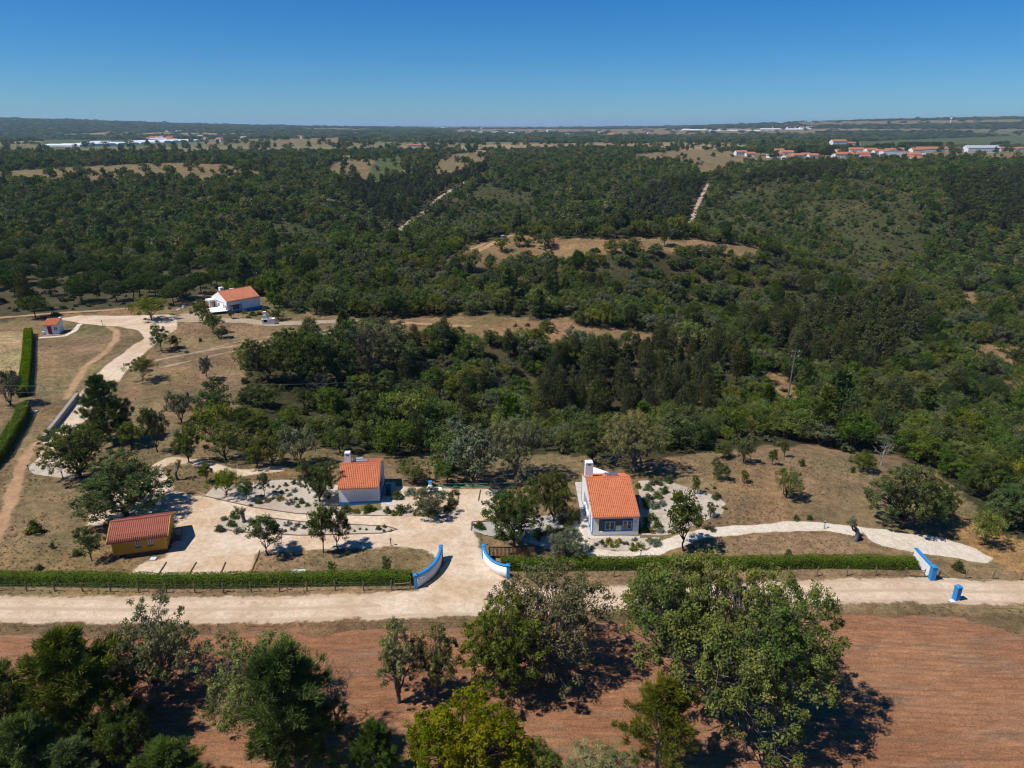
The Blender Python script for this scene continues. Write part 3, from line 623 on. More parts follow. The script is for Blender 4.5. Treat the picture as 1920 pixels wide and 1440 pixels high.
# near trees (many small leaves), then the ones used at middle distance, then far ones
oak('oak_big', 3, 'leaf_cork', 780, 115, .17, 8.4, 9.5, .17, 'bark_grey', 14, trunk_r=.24, lr=.30, sp0=.46, low=-.45)
for i in range(3):
    oak('oak_near%d' % i, 20 + i, 'leaf_oak', 330, 80, .155, 4.4, 7.0, .16, 'bark', 8, lr=.34)
oak('oak_yellow0', 31, 'leaf_yellow', 330, 80, .16, 4.4, 7.0, .12, 'bark', 7); oak('oak_yellow1', 32, 'leaf_yellow', 300, 80, .155, 4.2, 6.2, .12, 'bark', 6)
oak('oak_grey0', 41, 'leaf_greyoak', 330, 75, .145, 4.4, 6.6, .14, 'bark_grey', 8, dens=.95); oak('oak_grey1', 42, 'leaf_greyoak', 300, 75, .145, 4.2, 6.2, .12, 'bark_grey', 7, dens=.95)
oak('oak_slim0', 51, 'leaf_greyoak', 110, 120, .14, 2.4, 6.2, .2, 'bark_grey', 6, dens=.9); oak('olive_near', 52, 'leaf_olive', 110, 110, .12, 2.4, 4.2, .2, 'bark_grey', 6)
for i in range(3): pine('pine_near%d' % i, 60 + i, 'leaf_pine', 9.5, 3.5, .14, 8, 60, .42, .05)
pine('pine_gold', 66, 'leaf_yellowpine', 8.0, 2.7, .30, 6, 46, .38, .045, 'bark_grey')
for i in range(5): oak('oak_mid%d' % i, 80 + i, 'leaf_oak', 62, 90, .25, 3.4, 5.2, .10 + .02 * i, 'bark', 4 + i % 3)
for i in range(2): oak('oak_midlight%d' % i, 90 + i, 'leaf_cork', 60, 90, .25, 3.4, 5.2, .12, 'bark', 5)
oak('oak_midgrey0', 94, 'leaf_olive', 62, 85, .24, 3.2, 4.8, .10, 'bark', 5)
for i in range(2): oak('oak_young%d' % i, 96 + i, 'leaf_oak', 64, 100, .15, 1.9, 4.6, .30, 'bark', 4, trunk_r=.11)
oak('oak_younglight', 99, 'leaf_yellow', 56, 100, .15, 2.4, 3.8, .2, 'bark', 5, trunk_r=.12)
for i in range(2): pine('pine_mid%d' % i, 100 + i, 'leaf_pine', 8.0, 2.1, .15, 4, 22, .55, .13, gap=.5)
for i in range(2): umbrella('umbrella%d' % i, 104 + i)
for i in range(3): euca('euca%d' % i, 108 + i, n=60, nl=70)
for i in range(4): oak('oak_far%d' % i, 120 + i, 'leaf_oak', 22, 46, .62, 3.3, 4.8, .06, 'bark', 4)
oak('oak_farlight0', 125, 'leaf_cork', 22, 46, .62, 3.3, 4.6, .06, 'bark', 4); oak('oak_fargrey0', 126, 'leaf_greyoak', 22, 42, .62, 3.3, 4.6, .06, 'bark', 4)
for i in range(2): euca('euca_far%d' % i, 130 + i, n=24, nl=34, ls=.8)
bare('bare_near', 140, 6.0, 3.0, 'bark_grey', 5); bare('bare_pale', 141, 5.0, 2.2, 'bark_pale', 3)
for i, (m_, k_) in enumerate((('leaf_shrub', 'green'), ('leaf_lavender', 'lavender'), ('leaf_silver', 'silver'), ('leaf_gold', 'gold'), ('leaf_yellow', 'lime'), ('leaf_heath', 'heath'))):
    shrub('shrub_' + k_, 150 + i, m_)
olive_stump('stump', 160)
shrub('scrub_far', 165, 'leaf_heath', 10, 26, .34, 1.0, .8)

TREES = []                                                          # (x, y, radius) of everything planted one by one
def plant(name, key, p, width, hgt, rz, label, cat, group=None):
    e = PROTO[key]; s = width / e['size'][0]; sz = hgt / e['size'][1]
    r = thing(name, label, cat, p, rz, group); r.scale = (s, s, sz)
    sh = cat in ('shrub',)
    obj('stem' if sh else 'trunk', e['wood'], r)
    if 'leaf' in e: obj('foliage' if sh else 'crown', e['leaf'], r)
    TREES.append((p[0], p[1], width / 2)); return r
def tree_px(name, key, bx, by, ty, wpx, label, cat='tree', group=None, rz=None, c=.3):
    """stands where the photograph shows its foot (bx, by); its height follows from the row ty of its top, its width from wpx"""
    p = ground(bx, by) if by < 1435 else np.array([*un(bx, by)[:2], 0.0]); p[2] = hz(p[0], p[1])
    lo, hi = .3, 30
    ry = ray(bx, ty); th = math.atan2(-ry[2], math.hypot(ry[0], ry[1])); dist = math.hypot(p[0], p[1])
    axis = (CAMH - p[2]) - dist * math.tan(th)                     # height on the stem's axis of the sight line over the top
    for _ in range(40):
        h = (lo + hi) / 2; dpt = depth_of((p[0], p[1], p[2] + h * .65)); wd = wpx * dpt / F; a, b, hc = wd / 2 * .8, h * (1 - c) / 2, h * (1 + c) / 2
        if hc * math.cos(th) + math.hypot(a * math.sin(th), b * math.cos(th)) < axis * math.cos(th): lo = h
        else: hi = h
    rz = rz if rz is not None else (bx * 12.9898 + by * 78.233) % 6.283
    return plant(name, key, tuple(p), wd, h, rz, label, cat, group)
T = tree_px
# -- big trees on the ploughed ground in front
T('cork_oak', 'oak_big', 1335, 1338, 1036, 430, 'huge spreading cork oak with dark limbs on the ploughed field', rz=.6)
T('cork_oak', 'oak_grey0', 1022, 1252, 1054, 245, 'olive-grey cork oak beside the right curved gate wall', rz=2)
T('cork_oak', 'oak_yellow0', 942, 1300, 1112, 185, 'bright yellow-green oak just below the gateway')
T('cork_oak', 'oak_yellow1', 880, 1462, 1268, 255, 'yellow-green oak at the bottom edge below the gateway')
T('cork_oak', 'oak_slim0', 748, 1318, 1156, 100, 'slim grey-green oak left of its twin on red soil')
T('cork_oak', 'oak_slim0', 818, 1306, 1163, 92, 'slim grey-green oak right of its twin on red soil', rz=2.4)
T('cork_oak', 'oak_grey1', 482, 1345, 1186, 205, 'dull olive oak with rounded crown left of the bare grey tree')
T('pine_tree', 'pine_near0', 556, 1448, 1198, 205, 'tall dark pine in front of the bare grey tree', 'pine')
T('dead_tree', 'bare_near', 636, 1372, 1214, 130, 'bare grey leafless tree among green ones on red soil', 'dead tree')
T('cork_oak', 'oak_grey1', 298, 1300, 1128, 205, 'olive oak overhanging the near edge of the dirt road', rz=4)
T('pine_tree', 'pine_near1', 168, 1392, 1160, 215, 'tallest dark pine at the lower left by the road', 'pine')
T('pine_tree', 'pine_near2', 12, 1410, 1225, 165, 'dark pine cut by the left edge of the picture', 'pine')
T('pine_tree', 'pine_near1', 66, 1500, 1318, 175, 'pine in the bottom left corner', 'pine', rz=1.1)
T('pine_tree', 'pine_near2', 160, 1500, 1362, 150, 'light green young pine top at the bottom, left one of a pair', 'pine', rz=.2)
T('pine_tree', 'pine_near0', 325, 1505, 1372, 150, 'light green young pine top at the bottom, right one of a pair', 'pine', rz=3)
T('pine_tree', 'pine_gold', 1232, 1448, 1262, 150, 'yellowish young pine with grey stem before the huge cork oak', 'pine')
T('pine_tree', 'pine_near2', 700, 1470, 1345, 105, 'small dark pine at the bottom left of the yellow-green oak', 'pine', rz=2)
T('cork_oak', 'oak_grey0', 1130, 1490, 1388, 200, 'grey-green oak top at the bottom edge near the yellowish pine', rz=1)
T('cork_oak', 'oak_yellow1', 1002, 1475, 1372, 120, 'green oak top at the bottom edge between two larger crowns', rz=3)
T('cork_oak', 'oak_near2', 245, 1440, 1290, 120, 'shaded dark oak between the pines at the lower left', rz=1)
# -- trees about the houses
T('cork_oak', 'oak_near0', 238, 968, 850, 190, 'large round cork oak right behind the orange wooden hut', rz=1.2)
T('cork_oak', 'oak_near1', 150, 896, 788, 150, 'wide cork oak at the bend of the lane below the stone wall')
T('pine_tree', 'pine_near2', 205, 828, 704, 96, 'tall ragged pine beside the field lane', 'pine')
T('oak_tree', 'oak_young0', 502, 1042, 960, 70, 'round young oak at the left end of the front lawn')
T('oak_tree', 'oak_young1', 606, 1038, 938, 56, 'slender young oak on the front lawn, left one of a close pair')
T('oak_tree', 'oak_young0', 634, 1032, 944, 56, 'slender young oak on the front lawn, right one of a close pair', rz=2)
T('oak_tree', 'oak_near2', 600, 942, 850, 84, 'dark round oak against the left side of the small cottage', rz=2.2)
T('fig_tree', 'oak_younglight', 425, 932, 878, 60, 'bushy bright green fig tree in the white gravel garden', c=.1)
T('oak_tree', 'oak_young1', 463, 938, 894, 36, 'young tree right of the fig in the gravel garden')
T('oak_tree', 'oak_young0', 497, 930, 884, 28, 'lone slim sapling in the middle of the gravel garden')
T('oak_tree', 'oak_young1', 388, 904, 864, 32, 'small leaning tree inside the looping drive', rz=4)
T('oak_tree', 'oak_young0', 172, 1052, 984, 48, 'small tree beside the left end of the orange hut', rz=1)
T('oak_tree', 'oak_near1', 962, 1026, 908, 125, 'full green oak over the brown sliding gate', rz=5)
T('oak_tree', 'oak_yellow1', 1038, 978, 878, 88, 'light green oak left of the larger cottage', rz=1)
T('olive_tree', 'olive_near', 1062, 1046, 986, 82, 'grey-green olive tree before the larger cottage', rz=.5)
T('oak_tree', 'oak_young1', 1279, 1032, 916, 82, 'oak with long dark trunk beside the pale footpath right of the cottage', rz=1)
T('oak_tree', 'oak_midlight0', 1475, 934, 874, 54, 'round low-branched oak alone on the dry slope')
T('oak_tree', 'oak_mid1', 1348, 900, 860, 36, 'small dense oak on the dry slope above the gravel garden')
T('oak_tree', 'oak_young0', 1448, 872, 841, 20, 'tiny sapling on the dry slope, lower one of two')
T('oak_tree', 'oak_young1', 1470, 857, 826, 19, 'tiny sapling on the dry slope, upper one of two')
T('oak_tree', 'oak_mid3', 1395, 868, 824, 42, 'bushy oak at the upper left of the dry slope')
T('oak_tree', 'oak_mid0', 1356, 858, 828, 42, 'dark bush-like oak at the edge of the woods above the dry slope')
T('cork_oak', 'oak_near0', 1690, 990, 858, 150, 'largest cork oak over the end of the pale footpath', rz=3)
T('cork_oak', 'oak_near2', 1748, 975, 888, 90, 'lower oak leaning out right of the footpath oak', rz=2)
T('oak_tree', 'oak_younglight', 1846, 1022, 952, 66, 'yellowish young oak on bare orange soil at the right')
T('cork_oak', 'oak_grey0', 968, 894, 778, 122, 'old cork oak with forked trunk behind the green rail', rz=1.8)
T('cork_oak', 'oak_midgrey0', 886, 908, 808, 115, 'dense silvery blue-green tree behind the garden oven', c=.08)
T('cork_oak', 'oak_mid2', 842, 884, 798, 95, 'dark green oak behind and left of the silvery tree')
T('cork_oak', 'oak_grey0', 1188, 884, 768, 135, 'old cork oak standing behind the larger cottage chimney', rz=.4)
T('cork_oak', 'oak_near1', 1110, 868, 784, 100, 'dark oak with two bent stems behind the larger cottage', rz=.3)
T('oak_tree', 'oak_mid4', 742, 852, 788, 92, 'rounded oak at the wood edge behind the small cottage', c=.1)
T('oak_tree', 'oak_young1', 838, 906, 858, 60, 'thin leaning tree by the left end of the green rail')
T('oak_tree', 'oak_midlight1', 775, 906, 864, 70, 'low bushy tree between the small cottage and garden oven', c=.1)
T('olive_tree', 'olive_near', 806, 968, 912, 76, 'silvery olive over the garden bed corner', rz=2)
T('oak_tree', 'oak_mid2', 1618, 884, 844, 48, 'small oak beside the bleached dead branches')
T('dead_tree', 'bare_pale', 1652, 872, 826, 46, 'bleached white dead tree above the footpath oak', 'dead tree')
# -- trees on the left field and along the lane
for i, (k, bx, by, ty, wd, lb) in enumerate([
    ('oak_younglight', 268, 714, 666, 54, 'light green tree standing alone right of the field lane'),
    ('oak_young0', 302, 657, 610, 40, 'small oak at the bend of the lane in the left field'),
    ('oak_mid0', 330, 652, 629, 24, 'low bush tree right of the lane bend'),
    ('oak_midgrey0', 388, 710, 669, 27, 'little grey olive tree alone on the brown field'),
    ('oak_younglight', 285, 600, 553, 74, 'broad yellow-green tree in front of the far cottage garden'),
    ('oak_younglight', 247, 591, 567, 16, 'tiny tree left of the broad yellow-green one'),
    ('oak_mid2', 380, 602, 560, 36, 'upper tree of the short row below the far cottage'),
    ('oak_mid3', 400, 624, 588, 40, 'middle tree of the short row below the far cottage'),
    ('oak_mid0', 416, 634, 611, 26, 'lowest tree of the short row below the far cottage'),
    ('oak_young1', 434, 598, 580, 15, 'small clipped tree at the corner of the far cottage'),
    ('oak_mid1', 521, 600, 574, 30, 'tree right behind the white garden oven by the far cottage'),
    ('oak_mid4', 514, 577, 548, 32, 'tree at the right end of the far cottage'),
    ('oak_midgrey0', 340, 792, 734, 54, 'grey-leaved tree in the lower part of the left field'),
    ('oak_mid1', 405, 777, 712, 78, 'dark oak at the lower end of the brown field'),
    ('oak_midlight0', 402, 834, 752, 84, 'bright green oak in the orchard behind the loop drive'),
    ('oak_mid3', 296, 848, 764, 54, 'dark upright tree in the orchard beside the tall pine'),
    ('oak_mid0', 246, 836, 788, 60, 'tree directly right of the tall ragged pine'),
    ('oak_mid4', 355, 868, 794, 54, 'slim orchard tree above the loop drive, left one'),
    ('oak_midlight1', 425, 862, 794, 72, 'orchard tree above the loop drive, second from the left'),
    ('oak_mid2', 482, 876, 814, 62, 'orchard tree above the gravel garden, left one'),
    ('oak_midlight0', 512, 872, 804, 62, 'orchard tree above the gravel garden, middle one'),
    ('oak_midgrey0', 560, 872, 798, 78, 'greyish orchard tree above the gravel garden, right one'),
    ('oak_mid3', 640, 850, 800, 60, 'orchard tree just above the small cottage chimney'),
    ('oak_mid1', 470, 812, 765, 70, 'low oak in the upper orchard right of the bright green one'),
    ('oak_near1', 505, 716, 634, 105, 'round dark cork oak at the left end of the wood edge'),
    ('oak_near0', 572, 726, 616, 112, 'tall dark cork oak second from the left of the wood edge'),
    ('oak_near2', 632, 716, 602, 112, 'full-crowned cork oak third from the left of the wood edge'),
    ('oak_grey1', 694, 696, 604, 112, 'olive-tinted cork oak at the tip of the brown field'),
    ('oak_midgrey0', 20, 760, 690, 60, 'greyish olive tree left of the tall clipped hedge'),
    ('oak_midlight1', 940, 470, 447, 32, 'bushy oak on the bare ridge below the parked vehicle'),
    ('oak_mid2', 1022, 466, 430, 40, 'round oak standing out on the bare ridge'),
    ('oak_mid0', 974, 462, 437, 24, 'small oak on the bare ridge right of the vehicle'),
    ('oak_mid4', 1190, 470, 446, 28, 'oak on the right part of the bare ridge'),
    ('euca0', 1245, 462, 418, 18, 'narrow dark tree on the right part of the bare ridge'),
    ('oak_near0', 1850, 935, 848, 110, 'dark cork oak at the right wood edge'),
    ('oak_near2', 1892, 992, 902, 110, 'dark oak cut by the right edge above the orange soil'),
    ('oak_mid1', 1780, 895, 846, 60, 'oak behind the footpath oak at the wood edge')]):
    T('oak_tree' if 'euca' not in k else 'eucalyptus', k, bx, by, ty, wd, lb, c=.18)
T('dead_tree', 'bare_near', 602, 748, 690, 76, 'grey leafless tree in the shade of the cork oaks', 'dead tree')
for bx, by, ty, wd, lb in ((332, 900, 864, 24, 'pruned olive stump inside the looping drive'), (458, 980, 944, 30, 'pruned forked olive stump in the lower gravel island'), (1604, 1014, 974, 36, 'gnarled pruned olive stump at the end of the pale footpath')):
    T('pruned_olive', 'stump', bx, by, ty, wd, lb, 'olive tree', c=.4)
# -- garden shrubs
SH = 0
def S(kind, bx, by, wpx, label=None, group=None, hf=.62):
    p = ground(bx, by); wd = wpx * depth_of(p) / F * 1.1
    return plant('shrub', 'shrub_' + kind, (p[0], p[1], p[2] + .08), wd, wd * hf, (bx * 3.7) % 6.28, label or {'green': 'low green shrub', 'lavender': 'grey-brown lavender bush', 'silver': 'silvery grey shrub', 'gold': 'yellow flowering shrub', 'lime': 'bright lime-green shrub', 'heath': 'dull heathery shrub'}[kind] + ' ' + group, 'shrub', 'shrubs ' + group)
for k, x, y, w_ in [('green',413,997,22),('silver',421,976,16),('green',435,987,22),('silver',446,999,20),('green',440,972,24),('lavender',540,985,16),('lavender',549,995,13),('lavender',558,988,15),('silver',534,998,10),('green',570,992,12),('lavender',655,993,10),('green',665,998,7),('green',675,994,7),('green',687,995,7),('green',710,994,14),('green',721,990,10),('green',720,998,8),('lime',733,997,8)]:
    S(k, x, y, w_, group='in the lower gravel island')
for k, x, y, w_ in [('green',486,945,16),('gold',502,942,14),('lavender',512,937,12),('gold',526,938,18),('green',536,912,12),('green',551,908,14),('silver',561,910,12),('lavender',545,945,18),('green',566,945,14),('green',558,952,12),('green',538,922,8),('lavender',553,923,14),('lavender',566,898,16),('green',512,915,8),('silver',470,950,10),('green',577,950,12)]:
    S(k, x, y, w_, group='in the upper gravel garden')
for k, x, y, w_ in [('green',650,962,26),('lime',668,962,18),('green',690,960,26),('lime',700,958,16),('green',726,962,20),('lime',740,965,16),('green',752,963,24),('lavender',748,954,16),('lavender',764,954,16),('lime',782,966,16),('lavender',770,962,10),('green',806,966,34),('green',790,955,20),('lime',815,948,16),('heath',846,945,26),('heath',850,930,22),('heath',838,958,22),('gold',800,945,14),('silver',795,930,18),('green',745,935,26),('silver',770,928,28),('green',728,930,14)]:
    S(k, x, y, w_, group='in the bed before the small cottage')
for k, x, y, w_ in [('lavender',1118,1024,12),('green',1128,1020,14),('gold',1142,1018,18),('lime',1152,1026,18),('lavender',1135,1026,12),('gold',1160,1018,16),('lavender',1172,1022,14),('lime',1188,1030,22),('gold',1200,1026,18),('lavender',1190,1014,12),('gold',1218,1016,16),('silver',1228,1022,26),('green',1110,1030,12)]:
    S(k, x, y, w_, group='in the bed under the larger cottage windows')
for k, x, y, w_ in [('green',1215,920,22),('heath',1230,910,26),('green',1252,905,22),('heath',1215,940,26),('green',1232,935,24),('green',1245,925,22),('silver',1226,952,26),('green',1212,952,22),('silver',1240,948,20),('heath',1220,978,30),('green',1232,990,24),('gold',1222,998,18),('green',1208,996,22),('silver',1238,998,18),('lime',1258,1000,14),('heath',1330,995,22),('heath',1344,935,22),('gold',1358,955,12),('silver',1310,975,14),('green',1196,915,16)]:
    S(k, x, y, w_, group='in the garden right of the larger cottage')
rs = random.Random(4)
for i in range(26):
    x, y = rs.uniform(1238, 1345), rs.uniform(915, 985)
    S(rs.choice(['heath', 'lavender', 'green']), x, y, rs.uniform(5, 8), 'tiny dark cushion plant on the white sand slope', 'garden cushions')
for i in range(24):
    x = rs.uniform(440, 630); y = rs.uniform(912, 928 + (x - 440) * .14)
    S(rs.choice(['heath', 'lavender', 'silver', 'green']), x, y, rs.uniform(5, 11), 'little cushion plant among the stones of the upper gravel garden', 'gravel cushions')
for k, x, y, w_ in [('green',900,992,24),('lavender',890,988,12),('green',1010,1008,30),('heath',1060,985,34),('green',1075,975,26),('green',1030,1000,26),('heath',1050,1000,26),('green',940,1010,30),('lime',1018,1004,14),('silver',1072,930,12),('lime',1050,955,14)]:
    S(k, x, y, w_, group='under the oaks left of the larger cottage')
for k, x, y, w_ in [('green',66,1000,34),('heath',205,988,22),('green',98,1028,14),('heath',72,1068,16),('green',145,1042,18),('green',1503,873,16),('green',1598,885,13),('green',1492,976,15),('green',1518,975,13),('green',1478,1042,16),('green',1796,1070,26),('heath',723,1072,18),('heath',628,1078,14),('lime',200,1010,12),('heath',350,662,8),('green',376,640,8)]:
    S(k, x, y, w_, group='dotted on the dry grass', hf=.8)
for k, x, y, w_ in [('gold',458,588,12),('green',474,592,16),('gold',486,590,12),('lime',466,596,12),('green',496,584,14)]:
    S(k, x, y, w_, group='in the far cottage garden')

# ------------------------------------------------------------------ woodland: the largest as single trees, the rest as one mass per kind
def candidates(y0, y1, sp, jit, seed, k=.86):
    rng = np.random.default_rng(seed); X, Y = [], []; y = y0
    while y < y1:
        s = sp(y); x = np.arange(-k * y - 25, k * y + 25, s) + rng.random() * s
        X.append(x + (rng.random(len(x)) - .5) * s * jit); Y.append(np.full(len(x), y) + (rng.random(len(x)) - .5) * s * jit); y += s
    return np.concatenate(X), np.concatenate(Y)
for x_, y_ in ((1476, 750), (1478, 765), (1482, 780), (1470, 735), (1462, 720)):
    q_ = ground(x_, y_); TREES.append((q_[0], q_[1], 4.2))         # the open ground round the power pole
WHERE = [(-70, 160, 400, 545, 'in the back rows at the left edge'), (-70, 160, 545, 620, 'in the front row behind the tiny hut'), (160, 330, 400, 540, 'in the back rows behind the upper track'), (160, 330, 540, 620, 'in the front row behind the upper track'), (330, 470, 400, 620, 'behind the far cottage'), (470, 700, 480, 600, 'right of the far cottage'), (700, 1100, 480, 600, 'between the bare ridge and the spur'), (1100, 1500, 480, 640, 'below the right end of the bare ridge'), (1500, 1990, 480, 640, 'deep in the right valley'),
         (0, 640, 600, 900, 'beside the brown field'), (640, 900, 600, 760, 'below the tip of the brown field'), (900, 1200, 600, 760, 'in the middle of the wooded valley'), (1200, 1460, 600, 790, 'left of the tall power pole'), (1460, 1700, 600, 800, 'right of the tall power pole'), (1700, 1990, 600, 830, 'near the right edge of the woods'),
         (640, 1000, 760, 900, 'behind the garden oven'), (1000, 1300, 760, 900, 'behind the larger cottage'), (1300, 1700, 790, 900, 'along the top of the dry slope'), (1650, 1990, 800, 1100, 'at the wood edge by the footpath oak')]
def where(px, py):
    for a, b, c, d, t_ in WHERE:
        if a <= px < b and c <= py < d: return t_
    return 'in the wooded valley'
def woodland():
    rng = np.random.default_rng(77)
    X, Y = candidates(84, 1300, lambda y: 3.5 if y < 220 else (4.0 if y < 420 else 4.0 + (y - 420) / 190), .95, 5)
    Z = height(X, Y); px, py = project(np.c_[X, Y, Z]); zn = zone(px, py); U = rng.random(len(X)); n = fbm(X, Y, 38, 51)
    sd = np.full(len(X), 9.0)
    near = Y < 420; xs, ys = X[near], Y[near]; ok = ~on_laid(xs, ys, 1.3)
    for tx, ty, tr in TREES:
        if ty > 80: ok &= (xs - tx) ** 2 + (ys - ty) ** 2 > (tr * .7 + .8) ** 2
    keep = np.ones(len(X), bool); keep[near] = ok
    far = ~near; keep[far] = ~on_laid(X[far], Y[far], 2.0)
    dens = np.select([zn == Z_OAK, zn == Z_SCRUB, zn == Z_EUCA, zn == Z_STONE, zn == Z_TAN, zn == Z_CLEAR, zn == Z_GREEN], [np.where(n > .62, .40, .86), .07 + .80 * (n > .56), .97, .17, .03, .02, .05], 0.0)
    dens = np.where((zn == Z_FAR), np.where(farfield(X, Y) < .505, .6, .04), dens)
    keep &= U < dens
    keep &= ~((zn == Z_OAK) & (Y < 100) & (X < 48))
    X, Y, Z, px, py, zn, n = [a[keep] for a in (X, Y, Z, px, py, zn, n)]; N = len(X); U = rng.random(N); V_ = rng.random(N)
    kind = np.zeros(N, int)                                         # 0 oak 1 eucalyptus 2 umbrella pine 3 pine 4 scrub
    kind[zn == Z_EUCA] = np.where(U[zn == Z_EUCA] < .82, 1, 0); kind[zn == Z_STONE] = np.where(U[zn == Z_STONE] < .95, 2, 1)
    kind[(zn == Z_OAK) & (U < .05)] = 3; kind[(zn == Z_OAK) & (U > .955)] = 1; kind[(zn == Z_SCRUB) & (U < .25)] = 4
    ln = np.clip(rng.normal(1, .28, N), .5, 1.75)
    wd = np.select([kind == 0, kind == 1, kind == 2, kind == 3], [5.0 * ln, 2.9 * ln, 6.4 * (.75 + .25 * ln), 3.6 * ln], 2.2 * ln)
    wd = np.where(zn == Z_SCRUB, wd * .72, wd); wd = wd * np.where(Y > 300, 1.15 + np.clip(Y - 420, 0, None) / 1700, 1)
    hg = np.select([kind == 0, kind == 1, kind == 2, kind == 3], [wd * (.66 + .3 * rng.random(N)), 7.2 * ln, wd * .86, 6.6 * ln], wd * .6)
    vis = (px > -60) & (px < 1980) & (py < 1500); size = wd * F / np.hypot(Y, X)
    rot = rng.random(N) * 6.283; single = np.zeros(N, bool)
    for k, lim in ((0, 290), (1, 110), (2, 70), (3, 24)):
        i = np.where((kind == k) & vis & (Y < 330))[0]; i = i[np.argsort(-size[i])][:lim]; single[i] = True
    names = {0: ('oak_tree', 'oak', ['oak_mid0', 'oak_mid1', 'oak_mid2', 'oak_mid3', 'oak_mid4', 'oak_midlight0', 'oak_midlight1', 'oak_midgrey0']), 1: ('eucalyptus', 'eucalyptus', ['euca0', 'euca1', 'euca2']),
             2: ('umbrella_pine', 'pine', ['umbrella0', 'umbrella1']), 3: ('pine_tree', 'pine', ['pine_mid0', 'pine_mid1'])}
    words = {0: 'green oak packed among others in the wooded valley', 1: 'narrow dull-green eucalyptus in a close stand', 2: 'dark umbrella-shaped pine in the grove by the upper track', 3: 'pointed dark pine rising among the valley oaks'}
    grp = {0: 'oaks of the wooded valley', 1: 'eucalyptus stands in the valley', 2: 'umbrella pine grove', 3: 'pines among the valley oaks'}
    for i in np.where(single)[0]:
        k = kind[i]; nm, ct, keys = names[k]
        key = keys[int(V_[i] * len(keys))]
        big = {0: 5.0, 1: 2.9, 2: 6.4, 3: 3.6}[k]; sz_ = 'small' if wd[i] < big * .85 else ('large' if wd[i] > big * 1.15 else 'medium')
        col_ = 'light green' if 'light' in key else ('grey-leaved' if 'grey' in key else {0: 'dark green', 1: 'narrow dull', 2: 'umbrella-shaped', 3: 'pointed dark'}[k])
        plant(nm, key, (X[i], Y[i], Z[i]), wd[i], hg[i], rot[i], '%s %s %s %s' % (sz_, col_, ct, where(px[i], py[i])), ct, grp[k])
    rest = ~single
    mass('oak_woodland', 'dense green oak woodland filling the valley and far slopes', 'woodland', ['oak_mid0', 'oak_mid2', 'oak_mid3', 'oak_midlight0', 'oak_midgrey0'], (kind == 0) & rest & (Y < 330), X, Y, Z, wd, hg, rot, rng)
    mass('distant_oak_woodland', 'distant green oak woodland on the hills', 'woodland', ['oak_far0', 'oak_far1', 'oak_far2', 'oak_far3', 'oak_farlight0', 'oak_fargrey0'], (kind == 0) & rest & (Y >= 330), X, Y, Z, wd, hg, rot, rng)
    mass('eucalyptus_plantation', 'dark eucalyptus plantation on the hillsides', 'woodland', ['euca_far0', 'euca_far1'], (kind == 1) & rest, X, Y, Z, wd, hg, rot, rng)
    mass('umbrella_pine_wood', 'umbrella pines beyond the upper track', 'woodland', ['umbrella0', 'umbrella1'], ((kind == 2) | (kind == 3)) & rest, X, Y, Z, wd, hg, rot, rng)
    # heath and brush between and below the trees
    X, Y = candidates(95, 1000, lambda y: 2.5 if y < 260 else 4.2 if y < 600 else 5.5, 1.0, 9); Z = height(X, Y); px, py = project(np.c_[X, Y, Z]); zn = zone(px, py); U = rng.random(len(X))
    k = (((zn == Z_OAK) & (U < .55)) | ((zn == Z_SCRUB) & (U < .9)) | ((zn == Z_CLEAR) & (U < .05)) | ((zn == Z_EUCA) & (U < .3)) | ((zn == Z_STONE) & (U < .25))) & ~on_laid(X, Y, .8)
    ws = rng.uniform(.9, 2.6, len(X)); mass('scrub', 'low heath and brush covering the open slopes', 'scrub', ['scrub_far'], k, X, Y, Z, ws, ws * rng.uniform(.35, .75, len(X)), rng.random(len(X)) * 6.28, rng)
    # the plain beyond
    X, Y = candidates(1240, 9500, lambda y: y / 105, 1.0, 12, .8); Z = height(X, Y); px, py = project(np.c_[X, Y, Z]); zn = zone(px, py); n = farfield(X, Y); U = rng.random(len(X))
    k = ((zn == Z_FAR) & ((n < .505) | (Z > 25)) & (U < .88)) | ((zn == Z_OAK) & (U < .8)) | ((zn == Z_TAN) & (U < .03)) | ((zn == Z_EUCA) & (U < .9)) | ((zn == Z_FAR) & (U < .05))
    wd = np.clip(Y / 105 * rng.uniform(.6, 1.25, len(X)), 8, 75); hg = rng.uniform(4, 9, len(X)) * np.where(U < .05, 1.7, 1)
    mass('far_woodland', 'far dark woods spread over the plain to the horizon', 'woodland', ['oak_far0', 'oak_far1', 'oak_far2', 'oak_fargrey0'], k, X, Y, Z, wd, hg, rng.random(len(X)) * 6.28, rng)

